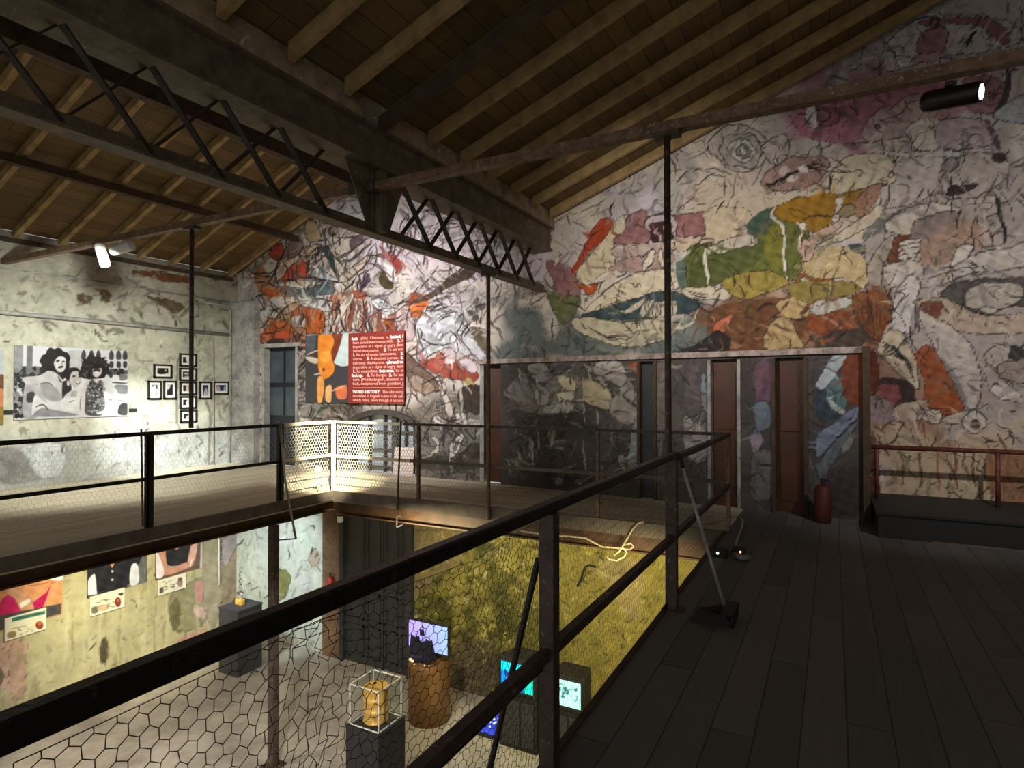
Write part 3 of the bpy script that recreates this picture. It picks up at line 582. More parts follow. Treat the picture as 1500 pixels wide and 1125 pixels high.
    p.poly([(850, 130), (1000, 30), (1400, 10), (1700, 30), (1700, 220), (1400, 230), (1200, 290), (960, 200)], (96, 88, 84), 2.4); p.poly([(1040, 150), (1150, 60), (1380, 40), (1500, 90), (1450, 200), (1250, 260), (1080, 240)], (180, 170, 156), 1.6); p.blob(1235, 262, 66, 24, (196, 186, 170), 0, 2.4)
    p.poly([(640, 190), (860, 160), (1000, 220), (1200, 300), (1700, 290), (1700, 420), (1300, 440), (1000, 420), (800, 300)], (186, 166, 146), 1.6); p.poly([(700, 200), (850, 190), (860, 260), (800, 330), (720, 280)], (124, 70, 50), 1)
    p.poly([(660, 260), (740, 280), (960, 400), (1100, 560), (1160, 800), (1120, 1040), (1000, 960), (860, 680), (760, 460)], (190, 178, 168), 1.8); p.poly([(860, 620), (960, 760), (1050, 960), (1000, 980), (900, 800)], (144, 140, 138))
    p.poly([(360, 560), (420, 430), (540, 440), (640, 620), (680, 860), (600, 830), (400, 640)], (192, 176, 152), 1.8)
    for a in range(6): p.stroke([(380 + 10 * a, 500 + 20 * a), (500 + 14 * a, 560 + 20 * a), (640, 700 + 24 * a)], 1.8)
    p.poly([(640, 620), (740, 540), (840, 620), (960, 860), (1020, 1040), (860, 1080), (720, 1000), (720, 800)], (160, 88, 46), 1.2)
    p.poly([(100, 600), (320, 560), (360, 800), (330, 920), (200, 1000), (140, 860), (70, 780)], (110, 58, 34), .8); p.poly([(380, 790), (620, 840), (640, 1000), (520, 1000), (380, 880)], (70, 52, 52), 1); p.poly([(360, 850), (500, 860), (530, 1000), (400, 1000)], (146, 84, 82))
    p.poly([(260, 930), (500, 1000), (500, 1130), (270, 1120)], (154, 134, 134)); p.poly([(500, 1010), (720, 960), (720, 1100), (500, 1120)], (188, 168, 150), 1)
    p.poly([(1230, 880), (1330, 830), (1440, 880), (1470, 980), (1300, 950)], (204, 192, 182), 1.4); p.poly([(1190, 620), (1280, 540), (1400, 540), (1360, 680), (1280, 720)], (180, 168, 156), 2); p.blob(1440, 600, 70, 60, (70, 62, 60), 0, 1, jit=.2); p.poly([(1300, 690), (1500, 650), (1700, 700), (1700, 840), (1350, 800)], (162, 146, 134), 1.6)
    p.poly([(700, 1110), (760, 1030), (850, 1060), (830, 1150)], (196, 180, 164), 1.8); p.poly([(840, 1130), (1000, 1050), (1160, 1060), (1180, 1160)], (188, 172, 156), 1.8)
    p.crop(1050, 440, 3.309)
    p.blob(1245, 540, 60, 52, (206, 194, 180), 0, 2); p.blob(1250, 545, 26, 22, (84, 66, 58), 0, 1)
    for a in range(7): p.stroke([(880 + 90 * a, 660), (900 + 84 * a, 760 + 10 * (a % 3)), (890 + 90 * a, 860)], 3.4, [(120, 74, 50), (92, 62, 46), (150, 96, 66)][a % 3], .8)
    p.poly([(1300, 700), (1600, 720), (1600, 930), (1350, 920)], (148, 100, 70), 1, a=.7); p.poly([(700, 640), (760, 620), (780, 880), (700, 880)], (96, 58, 44), 1)

def draw_low(p):
    f = p.field(40)[..., None]; p.C[:] = np.array((60, 54, 50.)) * (1 - f) + np.array((92, 86, 82.)) * f  # ground darkened in the paint where the lamps do not reach
    p.crop(700, 440, 3.75)
    p.scribble(735, 515, 950, 680, 90, [(130, 124, 118), (42, 36, 34), (160, 154, 146)], (12, 46), (1, 4), .2); p.scribble(950, 510, 1262, 730, 80, [(110, 104, 104), (44, 36, 36), (80, 70, 74)], (12, 46), (1, 5), 1.2, .7)
    p.t = (700, 440, 3.75)
    p.poly([(140, 440), (240, 360), (330, 400), (420, 350), (560, 360), (580, 520), (500, 560), (300, 560), (200, 500)], (122, 116, 110), 1.6)
    p.poly([(270, 300), (380, 290), (410, 360), (330, 390)], (150, 144, 138), 1.4); p.poly([(310, 430), (380, 420), (390, 500), (330, 510)], (168, 160, 152), 1.4); p.poly([(440, 360), (520, 370), (540, 440), (480, 430)], (196, 186, 152), 1.2); p.poly([(420, 455), (540, 440), (520, 490), (440, 490)], (206, 198, 176), 1.2); p.poly([(370, 520), (520, 505), (510, 555), (380, 560)], (178, 172, 162), 1.2)
    p.poly([(580, 380), (660, 390), (740, 480), (720, 540), (600, 500), (570, 440)], (186, 172, 140), 1.6); p.poly([(600, 330), (650, 300), (760, 300), (860, 420), (890, 520), (800, 460), (720, 380)], (150, 142, 136), 1.6); p.poly([(730, 560), (760, 460), (860, 520), (890, 560), (830, 620)], (156, 148, 138), 1.6); p.poly([(640, 290), (760, 270), (810, 340), (720, 330)], (178, 170, 162), 1.2); p.poly([(820, 290), (900, 290), (890, 350)], (170, 92, 54))
    p.poly([(840, 680), (870, 570), (898, 570), (895, 760), (880, 870), (825, 870)], (132, 142, 138), 1); p.poly([(770, 790), (800, 790), (805, 870), (780, 860)], (150, 148, 142), 1)
    p.poly([(200, 820), (230, 790), (265, 830), (250, 870), (210, 865)], (150, 140, 128), 1); p.poly([(380, 660), (410, 640), (420, 740), (395, 750)], (176, 168, 156), 1)
    for q in ([(230, 320), (235, 390)], [(655, 540), (660, 640)], [(575, 350), (585, 620)], [(330, 660), (335, 760)], [(300, 700), (302, 860)], [(575, 700), (590, 880)]): p.stroke(q, 2.6, (196, 186, 168))
    for a in range(9): p.blob(390 + 55 * a, 910 + 20 * (a % 2), 26, 22, (146, 138, 124) if a % 2 else (44, 38, 34), a * .5, 1, jit=.3)
    p.poly([(985, 300), (1050, 290), (1040, 560), (990, 800)], (116, 104, 96)); p.poly([(1130, 590), (1180, 600), (1250, 660), (1250, 820), (1150, 800)], (156, 150, 148), 1.2); p.poly([(1220, 360), (1250, 360), (1255, 560), (1225, 480)], (128, 140, 146), 1); p.poly([(1140, 300), (1220, 320), (1210, 560), (1140, 560)], (92, 82, 84), 1)
    p.crop(1050, 440, 3.309)
    p.poly([(190, 250), (290, 260), (280, 400), (260, 440), (190, 430)], (104, 74, 90), 1); p.poly([(180, 450), (240, 440), (270, 520), (230, 580), (190, 560)], (104, 116, 128), 1); p.poly([(170, 600), (220, 600), (200, 680), (170, 670)], (150, 136, 148)); p.poly([(170, 700), (270, 690), (280, 880), (170, 900)], (110, 108, 112), 1); p.stroke([(190, 740), (240, 740), (280, 750)], 4, (30, 30, 32))
    p.poly([(470, 240), (640, 220), (630, 500), (480, 520)], (70, 66, 66)); p.poly([(540, 330), (630, 330), (620, 480), (600, 490), (530, 430)], (92, 124, 128), 1); p.poly([(480, 400), (530, 400), (590, 500), (500, 530)], (48, 62, 76), 1)
    p.poly([(485, 370), (500, 310), (565, 220), (630, 215), (590, 290), (530, 370)], (176, 186, 190), 1.4); p.poly([(525, 385), (545, 420), (625, 490), (600, 500), (540, 450)], (178, 188, 192), 1.2)
    p.poly([(475, 690), (490, 590), (580, 530), (680, 455), (670, 530), (600, 590), (500, 700)], (128, 136, 158), 1.4); p.poly([(470, 780), (500, 720), (600, 600), (680, 540), (620, 640), (520, 790)], (104, 112, 120), 1.4); p.poly([(600, 660), (660, 580), (660, 630), (610, 690)], (132, 136, 128), 1); p.poly([(620, 230), (790, 200), (780, 380), (720, 420), (720, 560), (690, 460), (620, 420)], (118, 58, 34)); p.poly([(530, 780), (680, 760), (690, 970), (540, 980)], (70, 56, 60))

NU, NV = 900, 380
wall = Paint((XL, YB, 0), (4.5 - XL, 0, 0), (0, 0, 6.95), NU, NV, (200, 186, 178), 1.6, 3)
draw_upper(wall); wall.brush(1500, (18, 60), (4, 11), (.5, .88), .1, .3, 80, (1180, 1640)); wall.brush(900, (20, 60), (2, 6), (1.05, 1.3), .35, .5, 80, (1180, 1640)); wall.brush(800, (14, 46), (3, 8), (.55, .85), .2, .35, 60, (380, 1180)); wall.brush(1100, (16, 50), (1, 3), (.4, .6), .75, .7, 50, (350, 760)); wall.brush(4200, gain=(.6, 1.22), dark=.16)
cx, cz = wall.cen(wall.P[..., 0]), wall.cen(wall.P[..., 2])
keep = cz < roof_top(cx)
DOOR1 = (-10.84, -9.87, 0., 2.52); DOORA = (-5.36, -4.98, 0., 2.03)
for a, b, c, d in (DOOR1, DOORA): keep &= ~((cx > a) & (cx < b) & (cz > c - .01) & (cz < d))
lum_ = wall.C.mean(-1, keepdims=True); wall.C[:] = (wall.C * .9 + lum_ * .1 - 128) * 1.14 + 122
AX0, AX1, AZ0, AZS, AZT = -8.37, -6.83, .03, .98, 1.17
arch_z = lambda x: AZS + (AZT - AZS) * (1 - ((x - (AX0 + AX1) / 2) / ((AX1 - AX0) / 2)) ** 2)
keep &= ~((cx > AX0) & (cx < AX1) & (cz < arch_z(cx)) & (cz > .0))
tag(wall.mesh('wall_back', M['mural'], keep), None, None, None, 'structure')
struct('wall_back_side', MB().box((4.5, YB, 0), (XR, YB + .2, 6.6)), M['plain_wall'])
struct('wall_behind', MB().box((XL - .2, YB + .5, 0), (4.6, YB + .6, 3)), M['plain_wall'])

# lower gable: the screen wall with its dark doorways, slightly turned from the gable
PA, PB = Vector((-4.97, 8.98, 0)), Vector((.33, 8.50, 0)); PD = PB - PA; PLEN = PD.length; PN = Vector((PD.y, -PD.x, 0)).normalized()
part_wall = Paint(PA, PD, (0, 0, 2.04), 320, 124, (90, 84, 80), 1.4, 9)
draw_low(part_wall); part_wall.brush(1500, (6, 26), (1, 4), (.6, 1.35), .1)
ux = part_wall.cen(part_wall.P[..., 0]); uz = part_wall.cen(part_wall.P[..., 2]); keep = np.ones(ux.shape, bool)
HOLES = ((-2.53, -2.28), (-1.51, -1.12), (-.69, -.31))
for a, b in HOLES: keep &= ~((ux > a) & (ux < b) & (uz < 2.0))
tag(part_wall.mesh('wall_partition', M['mural_low'], keep), None, None, None, 'structure')
def pwall(x, off=0., z=0.):       # a point on the partition at world x, off metres in front
    t = (x - PA.x) / PD.x; q = PA + PD * t + PN * off; return Vector((q.x, q.y, z))
for i, (a, b) in enumerate(HOLES):
    m = MB().prism([pwall(a, -.10), pwall(b, -.10), pwall(b, -.14), pwall(a, -.14)], (0, 0, 2.0))
    d = struct('door_%d' % (i + 3), m, M['dark_door'] if i == 0 else M['brown_door'])
    fr = MB()
    for x in (a, b): fr.prism([pwall(x - .02, .03), pwall(x + .02, .03), pwall(x + .02, -.14), pwall(x - .02, -.14)], (0, 0, 2.0))
    link('door_frame', fr, M['jamb'] if i == 1 else M['timber_dark'], d)
    pn = MB()
    for z0, z1 in ((.15, .9), (1.05, 1.85)):
        q = [pwall(a + .07, -.085, z0), pwall(b - .07, -.085, z0), pwall(b - .07, -.1, z0), pwall(a + .07, -.1, z0)]; pn.prism(q, (0, 0, z1 - z0))
    link('door_panel', pn, M['dark_door'] if i == 0 else M['brown_door'], d)
struct('trim_4', MB().add(
    [(v.x, v.y, z) for z in (2.04, 2.115) for v in (pwall(-5.45, .05), pwall(.36, .05), pwall(.36, -.55), pwall(-5.45, -.02))],
    [(0, 3, 2, 1), (4, 5, 6, 7), (0, 1, 5, 4), (1, 2, 6, 5), (2, 3, 7, 6), (3, 0, 4, 7)]), simple('lintel_paint', (176, 160, 152), (110, 94, 84), 7, .8, 0, .2, wear=(66, 52, 46)))
struct('trim_5', MB().box((.31, 8.42, 0), (.39, YB, 2.115)), M['timber_dark'])
# door_1: blue-black leaf at the left end, dusty panes above, navy panel below
d = struct('door_1', MB().box((DOOR1[0], YB + .12, 0), (DOOR1[1], YB + .17, DOOR1[3])), M['navy'])
g = MB()
for x0, x1 in ((-10.78, -10.39), (-10.31, -9.93)):
    for z0, z1 in ((1.05, 1.65), (1.75, 2.42)): g.box((x0, YB + .105, z0), (x1, YB + .12, z1))
link('door_pane', g, M['pane_dark'], d)
jb = MB().box((-10.9, YB - .03, 0), (-10.82, YB + .17, 2.56)).box((-9.9, YB - .02, 0), (-9.84, YB + .17, 2.56)).box((-10.9, YB - .06, 2.50), (-9.75, YB + .17, 2.58))
link('door_frame', jb, M['jamb'], d)
struct('trim_6', MB().box((XL, YB - .16, 0), (-10.98, YB - .0, 3.5)), M['jamb'])
d = struct('door_2', MB().box((DOORA[0], YB + .1, 0), (DOORA[1], YB + .15, DOORA[3])), M['brown_door'])
link('door_frame', MB().box((-5.42, YB - .03, 0), (-5.34, YB + .15, 2.05)).box((-5.0, YB - .03, 0), (-4.95, YB + .15, 2.05)), M['jamb'], d)
# window_1: low arched window
wn = MB()
N = 14; xs = [AX0 + (AX1 - AX0) * i / N for i in range(N + 1)]
for i in range(N):
    a, b = xs[i], xs[i + 1]; wn.prism([(a, YB - .05, arch_z(a) - .045), (b, YB - .05, arch_z(b) - .045), (b, YB - .05, arch_z(b) + .06), (a, YB - .05, arch_z(a) + .06)], (0, .2, 0))
for x, wd in ((AX0 + .03, .07), (-7.96, .035), (-7.58, .035), (-7.345, .11), (-7.08, .03), (AX1 - .03, .07)): wn.box((x - wd / 2, YB + .03, AZ0), (x + wd / 2, YB + .1, float(arch_z(x))))
for z in (.12, .46, .80): wn.box((AX0, YB + .04, z - .016), (AX1, YB + .09, z + .016))
wo = struct('window_1', wn, M['frame_dark'])
link('pane', MB().prism([(x, YB + .12, float(arch_z(x))) for x in xs] + [(AX1, YB + .12, AZ0), (AX0, YB + .12, AZ0)], (0, .012, 0)), M['pane'], wo)
# left wall, upper: old plaster
lw = Paint((XL, Y0, 0), (0, YB - Y0, 0), (0, 0, 4.166), 420, 150, (214, 210, 190), 1.5, 5)
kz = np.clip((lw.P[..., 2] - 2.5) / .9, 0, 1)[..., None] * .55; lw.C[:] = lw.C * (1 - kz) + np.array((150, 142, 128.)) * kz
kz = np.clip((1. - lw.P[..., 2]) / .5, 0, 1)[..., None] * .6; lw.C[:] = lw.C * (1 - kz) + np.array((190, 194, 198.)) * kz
lw.crop(0, 340, 3.75)
lw.poly([(720, 150), (860, 150), (1040, 185), (1030, 220), (930, 210), (800, 185), (730, 180)], (112, 66, 36), 1.2, hard=True)
for q in ([(810, 290), (960, 320), (1000, 350), (970, 380), (850, 320)], [(550, 260), (600, 270), (590, 330), (560, 300)], [(430, 280), (500, 290), (480, 330), (430, 320)]): lw.poly(q, (100, 82, 56), 1)
lw.scribble(0, 380, 345, 470, 90, [(120, 110, 96), (96, 86, 74), (206, 200, 188)], (10, 40), (1.5, 7), .15, .8, 1.4, .6)
lw.scribble(0, 470, 345, 660, 60, [(176, 168, 148), (150, 140, 122)], (10, 34), (1, 3), .4, 1.4, 1.6, .5)
lw.crop(0, 560, 3.75); lw.poly([(120, 300), (250, 270), (360, 290), (360, 400), (300, 460), (210, 450), (160, 360)], (232, 236, 238), 1.4, (150, 150, 150)); lw.poly([(0, 310), (110, 310), (200, 440), (240, 470), (0, 490)], (164, 160, 158), 0)
for q in ([(300, 560), (308, 600), (306, 690)], [(262, 500), (258, 560), (266, 640)]): lw.t = (0, 0, 1); lw.stroke(q, 4, (120, 112, 98), .7)
lw.brush(1600, (4, 18), (1, 5), (.66, 1.14), .07, .6)
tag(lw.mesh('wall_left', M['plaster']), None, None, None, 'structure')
# left wall, lower storey
ll = Paint((XL, Y0, ZL), (0, YB - Y0, 0), (0, 0, -.16 - ZL), 420, 130, (206, 198, 160), 1.5, 6)
ll.scribble(0, 800, 345, 1000, 90, [(180, 168, 120), (160, 150, 116), (222, 216, 186)], (14, 50), (2, 9), 1.5, .35, .6, .5)
ll.t = (0, 740, 4.6875); ll.poly([(-20, 880), (190, 840), (210, 960), (200, 1080), (120, 1160), (-20, 1140)], (222, 186, 172), 1, (150, 130, 116)); ll.poly([(-20, 1000), (60, 1060), (40, 1140), (-20, 1160)], (128, 120, 104))
ll.poly([(1180, 560), (1250, 480), (1420, 420), (1460, 600), (1400, 740), (1240, 780), (1180, 680)], (164, 156, 124), 1.2, (110, 104, 84)); ll.poly([(1350, 460), (1420, 440), (1430, 540), (1370, 580)], (226, 160, 158)); ll.poly([(1340, 600), (1410, 620), (1420, 700), (1350, 670)], (222, 186, 180)); ll.poly([(1250, 830), (1420, 760), (1400, 790), (1250, 860)], (222, 166, 150))
ll.t = (0, 560, 3.75); ll.poly([(1200, 760), (1320, 760), (1310, 1200), (1190, 1200)], (160, 142, 118), 0); ll.poly([(1230, 800), (1300, 770), (1310, 820), (1260, 940), (1230, 920)], (176, 162, 166), 1)
ll.t = (0, 0, 1.)
for q, c in (([(300, 780), (322, 775), (326, 850), (318, 900), (304, 880)], (176, 164, 140)), ([(250, 880), (262, 860), (268, 890), (258, 905)], (120, 112, 84)), ([(20, 930), (40, 925), (44, 990), (24, 1000)], (206, 172, 156)), ([(150, 925), (160, 915), (162, 945), (152, 950)], (90, 84, 60))): ll.poly(q, c, .8, (120, 110, 90))
for x in (100, 126, 148, 214, 246, 290): ll.stroke([(x, 850), (x + 3, 900), (x - 2, 970)], 5, (228, 220, 186), .5)
for x in (112, 180, 232, 276): ll.stroke([(x, 860), (x - 2, 910), (x + 2, 960)], 3, (150, 140, 104), .5)
ll.brush(900, (4, 16), (1, 4), (.7, 1.15), .05, .6)
tag(ll.mesh('wall_left_lower', M['plaster_low']), None, None, None, 'structure')
# gable wall, lower storey: pale bay, brown pier, mossy plaster bay
pb = Paint((XL, YB, ZL), (2.67, 0, 0), (0, 0, -.16 - ZL), 110, 140, (206, 210, 198), 1.4, 8)
pb.crop(320, 560, 3.75); pb.poly([(500, 900), (540, 850), (560, 920), (520, 950)], (190, 166, 150), 1); pb.poly([(440, 1000), (470, 980), (500, 1040), (470, 1070)], (226, 222, 218)); pb.poly([(340, 980), (370, 960), (405, 1010), (370, 1110), (335, 1120)], (134, 134, 76), 1); pb.stroke([(525, 840), (515, 890)], 2)
pb.scribble(353, 740, 478, 940, 26, [(170, 168, 160), (146, 140, 130)], (8, 30), (1, 4), 1.4, .5)
pb.brush(300, (4, 16), (1, 4), (.72, 1.12), .08, .6)
tag(pb.mesh('wall_back_lower', M['plaster_low']), None, None, None, 'structure')
struct('wall_pier_lower', MB().box((-9.06, YB - .08, ZL), (-8.58, YB + .1, -.16)), simple('brown_pier_plaster', (120, 92, 66), (84, 62, 44), 3, .9, 0, .4, wear=(60, 50, 40)))
ms = Paint((-6.84, YB, ZL), (10.84, 0, 0), (0, 0, -.16 - ZL), 420, 150, (150, 138, 66), 2., 12)
f = ms.field(16); f2 = ms.field(40); k = np.clip((f * .6 + f2 * .5 - .42) * 4, 0, 1)[..., None] * np.clip((860 - ms.px) / 120, 0, 1)[..., None]; ms.C[:] = ms.C * (1 - k) + np.array((86, 84, 30.)) * k
k = .6 * np.clip((ms.field(4) * .6 + ms.field(9) * .5 - .72) * 6, 0, 1)[..., None] * np.clip((900 - ms.px) / 160, .0, 1)[..., None]; ms.C[:] = ms.C * (1 - k) + np.array((204, 190, 140.)) * k
k = np.clip((ms.px - 760) / 160, 0, 1)[..., None]; ms.C[:] = ms.C * (1 - k) + np.array((176, 160, 78.)) * k
ms.t = (700, 600, 3.75); ms.poly([(650, 780), (900, 780), (880, 1080), (790, 1040), (700, 900)], (190, 168, 120), 0, a=.7)
ms.t = (0, 0, 1.); ms.poly([(610, 745), (700, 760), (690, 790), (640, 830), (610, 850)], (150, 132, 90)); ms.poly([(655, 940), (735, 940), (735, 1100), (655, 1100)], (110, 98, 72), soft=8)  # last patch, soft edged: television shadow painted into the wall colour
ms.scribble(610, 760, 1030, 1010, 120, [(64, 60, 24), (196, 180, 110), (96, 88, 40)], (5, 24), (1, 3.4), .4, 1.6, 1.6, .6)
ms.brush(3000, (3, 14), (1, 4), (.55, 1.35), .08, .7)
tag(ms.mesh('wall_back_lower', M['moss_wall']), None, None, None, 'structure')
# black double door of the lower storey
LD = (-8.56, -6.86, ZL, -.3); d = struct('door_6', MB().box((LD[0], YB - .02, LD[2]), (LD[1], YB + .04, LD[3])), M['dark_door'])
pn = MB()
for x0, x1 in ((-8.5, -8.02), (-7.94, -7.62), (-7.5, -7.2), (-7.12, -6.98)):
    for z0, z1 in ((ZL + .15, -2.95), (-2.85, -2.3), (-2.2, -.5)):
        for a, b, c, e in ((x0, x1, z0, z0 + .035), (x0, x1, z1 - .035, z1), (x0, x0 + .03, z0, z1), (x1 - .03, x1, z0, z1)): pn.box((a, YB - .045, c), (b, YB - .02, e))
link('door_panel', pn, M['dark_door'], d)
link('door_frame', MB().box((-8.6, YB - .1, ZL), (-8.5, YB + .02, -.3)).box((-6.96, YB - .1, ZL), (-6.84, YB + .02, -.3)).box((-7.58, YB - .05, ZL), (-7.54, YB - .02, -.3)), M['dark_door'], d)

# ================================================================== ROOF IRON AND TIMBER
ORD = ['first', 'second', 'third', 'fourth', 'fifth', 'sixth', 'seventh', 'eighth', 'ninth', 'tenth', 'eleventh', 'twelfth', 'thirteenth', 'fourteenth', 'fifteenth', 'sixteenth', 'seventeenth', 'eighteenth']
def rafter_r(y): return MB().prism([(-3.97, y - .033, roof_r(-3.97)), (3.1, y - .033, roof_r(3.1)), (3.1, y - .033, roof_r(3.1) + .145), (-3.97, y - .033, roof_r(-3.97) + .145)], (0, .066, 0))
def rafter_l(y): return MB().prism([(-11.66, y - .038, roof_l(-11.66)), (-8.02, y - .038, roof_l(-8.02)), (-8.02, y - .038, roof_l(-8.02) + .125), (-11.66, y - .038, roof_l(-11.66) + .125)], (0, .076, 0))
for side, fn, grp, txt in (('r', rafter_r, 'rafters of the right roof slope', 'rafter of the right roof slope'), ('l', rafter_l, 'rafters of the left roof slope', 'rafter of the left roof slope')):
    y = 8.82; n = 0
    while y > -1.5:
        mb = fn(y); q = np.array(mb.v); px, py = proj(q)
        dd = -q[:, 0] * math.sin(YAW) + q[:, 1] * math.cos(YAW)
        vis = ((dd > .3) & (px > 0) & (px < 1500) & (py > 0) & (py < 1125)).any() or side == 'l' and y > 2.4
        if vis and n < 18:
            tag(link('rafter', mb, M['rafter']), 'timber %s, %s counted from the mural wall' % (txt, ORD[n]), 'rafter', grp); n += 1
        y -= .655
# principal rafter and purlins
tag(link('principal_rafter', MB().prism([(-4.0, 4.70, roof_r(-4.0) - .12), (3.1, 4.70, roof_r(3.1) - .12), (3.1, 4.70, roof_r(3.1)), (-4.0, 4.70, roof_r(-4.0))], (0, .1, 0)), M['timber_dark']), 'dark principal rafter below the others, rising right from the king plate of the girder', 'beam')
tag(link('purlin', MB().box((-7.98, Y0 + .2, 5.38), (-7.82, YB - .02, 5.6)), M['timber_dark']), 'dark ridge timber of the left bay, seen above the lattice girder', 'beam')
tag(link('purlin', MB().box((-9.92, Y0 + .2, roof_l(-9.92) - .12), (-9.80, YB - .02, roof_l(-9.92) - .004)), M['timber_dark']), 'dark purlin under the middle of the left roof slope', 'beam')
tag(link('wall_plate', MB().box((XL + .0, Y0 + .2, 3.98), (XL + .09, YB - .17, 4.05)), M['timber_dark']), 'dark timber along the top of the plaster wall on the left', 'beam')
tag(link('masonry_curb', MB().prism([(-4.42, Y0 + .2, 4.23), (-4.0, Y0 + .2, 4.23), (-4.0, Y0 + .2, 4.452), (-4.06, Y0 + .2, 4.44), (-4.38, Y0 + .2, 4.34)], (0, YB - Y0 - .25, 0)), M['masonry']), 'rough grey brown masonry curb along the top of the valley girder', 'masonry')
# lattice girder
gt = thing('lattice_girder', (XV, 3.2, 3.2), 'long dark iron lattice girder running under the roof valley to the mural wall', 'girder')
gy0, gy1 = Y0 + .2, 9.03
link('top_box', MB().box((XV - .15, gy0, 3.88), (XV + .15, gy1, 4.2)), M['girder'], gt)
link('top_flange', MB().box((XV - .22, gy0, 4.2), (XV + .22, gy1, 4.23)), M['girder'], gt)
link('bottom_flange', MB().box((XV - .19, gy0, 3.85), (XV + .19, gy1, 3.88)), M['girder'], gt)
link('bottom_chord', MB().box((XV - .08, gy0, 3.20), (XV + .08, gy1, 3.22)).box((XV - .035, gy0, 3.22), (XV - .015, gy1, 3.31)).box((XV + .015, gy0, 3.22), (XV + .035, gy1, 3.31)), M['girder'], gt)
yb = 5.60
ys = [yb + .556 * k for k in range(-12, 7)]
for y in ys:
    if 4.2 < y < 5.3: continue
    for s_, xo in ((1, -.028), (-1, .028)):
        a, b = y - s_ * .278, y + s_ * .278
        if b > gy1 or a > gy1: continue
        link('lattice_bar', MB().bar((XV + xo, a, 3.25), (XV + xo, b, 3.86), .014, .06, (1, 0, 0)), M['lattice'], gt)
link('gusset_plate', MB().prism([(XV + .045, 4.40, 3.87), (XV + .045, 5.34, 3.87), (XV + .045, 5.06, 3.22), (XV + .045, 4.76, 3.22)], (.014, 0, 0)), M['girder'], gt)
link('gusset_stiffener', MB().box((XV + .06, 4.85, 3.22), (XV + .15, 4.93, 3.87)).box((XV + .03, 4.80, 3.22), (XV + .07, 4.98, 3.87)), M['girder'], gt)
# tie bar and hanger rods
tg = thing('tie_bar', (-3.0, TIE_Y, TIE_Z), 'long dark iron tie bar crossing the hall under the roof, wall to wall', 'tie bar')
link('bar', MB().box((XL + .02, TIE_Y - .045, TIE_Z - .05), (XV - .16, TIE_Y + .045, TIE_Z + .03)).box((XV + .16, TIE_Y - .045, TIE_Z - .05), (7.9, TIE_Y + .045, TIE_Z + .03)), M['iron_brown'], tg)
link('coupling', MB().box((XV - .17, TIE_Y - .06, TIE_Z - .07), (XV + .17, TIE_Y + .06, TIE_Z + .05)), M['iron'], tg)
for x, side in ((XG0, 'left'), (XG1 - .072, 'right')):
    h = thing('hanger_rod', (x, TIE_Y, 0), 'thin dark upright rod from the tie bar down to the %s edge of the opening' % side, 'rod', 'rods hanging from the roof iron')
    link('rod', MB().tube([(x, TIE_Y, 1.13 if side == 'left' else -.15), (x, TIE_Y, TIE_Z - .05)], .026, 10), M['iron'], h, True)
    link('clamp', MB().box((x - .1, TIE_Y - .055, TIE_Z - .085), (x + .1, TIE_Y + .055, TIE_Z - .05)), M['iron'], h)
h = thing('hanger_rod', (XV + .1, YF - .0, 0), 'thin dark upright rod from the girder down past the middle of the far railing', 'rod', 'rods hanging from the roof iron')
link('rod', MB().tube([(XV + .1, YF - .06, -.15), (XV + .1, YF - .06, 3.2)], .028, 10), M['iron_brown'], h, True)
link('clamp', MB().box((XV + .02, YF - .12, 3.14), (XV + .18, YF, 3.2)), M['iron'], h)

# ceiling spotlights
def spotlight(loc, aim, m, label, lit):
    l = Vector(loc); d = (Vector(aim) - l).normalized(); t = thing('spotlight', loc, label, 'spotlight', 'spotlights clamped to the tie bar')
    body = link('lamp_body', MB().lathe(l - d * .16, [(.045, 0), (.062, .015), (.066, .05), (.066, .30), (.06, .32)], 24, d), m, t, True)
    link('lens', MB().lathe(l + d * .158, [(.046, 0), (.046, .006)], 24, d), M['lens'] if lit else M['white'], body)
    link('bracket', MB().tube([l + Vector((0, 0, .05)), l + Vector((0, 0, .10))], .014, 8).box((l.x - .03, l.y - .03, l.z + .07), (l.x + .03, l.y + .03, l.z + .095)), m, t)
spotlight((-8.90, 4.74, 3.46), (-8.70, 4.95, 2.4), M['white'], 'white cylindrical spotlight pointing down under the tie bar, left of its pair', True)
spotlight((-8.44, 4.74, 3.50), (-7.2, 5.2, 3.78), M['white'], 'white cylindrical spotlight tilted sideways under the tie bar, right of its pair', False)
spotlight((.67, 4.72, 3.46), (1.95, 4.2, 3.26), M['black_metal'], 'black cylindrical spotlight with a bright lens, in front of the mural top right', True)

# ================================================================== GALLERY IRON
def beam(a, b, label, zb):
    t = thing('steel_beam', ((a[0] + b[0]) / 2, (a[1] + b[1]) / 2, -.5), label, 'beam', 'beams under the gallery edges')
    link('web', MB().bar((*a, (zb - .17) / 2), (*b, (zb - .17) / 2), .03, -zb - .21), M['beam'], t)
    link('flange', MB().bar((*a, -.172), (*b, -.172), .17, .02), M['beam'], t); link('flange', MB().bar((*a, zb + .01), (*b, zb + .01), .17, .02), M['beam'], t)
beam((XG0 - .1, Y0 + .2), (XG0 - .1, YF + .1), 'brown steel beam under the left gallery edge, above the torso posters', -.31)
beam((XG0 - .0, YF + .13), (XG1 + .0, YF + .13), 'brown steel beam under the far gallery edge, above the mossy wall', -.38)
beam((XG1 + .12, Y0 + .2), (XG1 + .12, YF + .0), 'brown steel beam under the right floor edge, behind the strip lamp', -.31)
c = thing('column', (-7.0, 6.02, ZL), 'dark square iron column under the left gallery, standing on the lower floor', 'column')
link('shaft', MB().box((-7.055, 5.965, ZL + .02), (-6.945, 6.075, -.31)), M['iron'], c, bevel=.008)
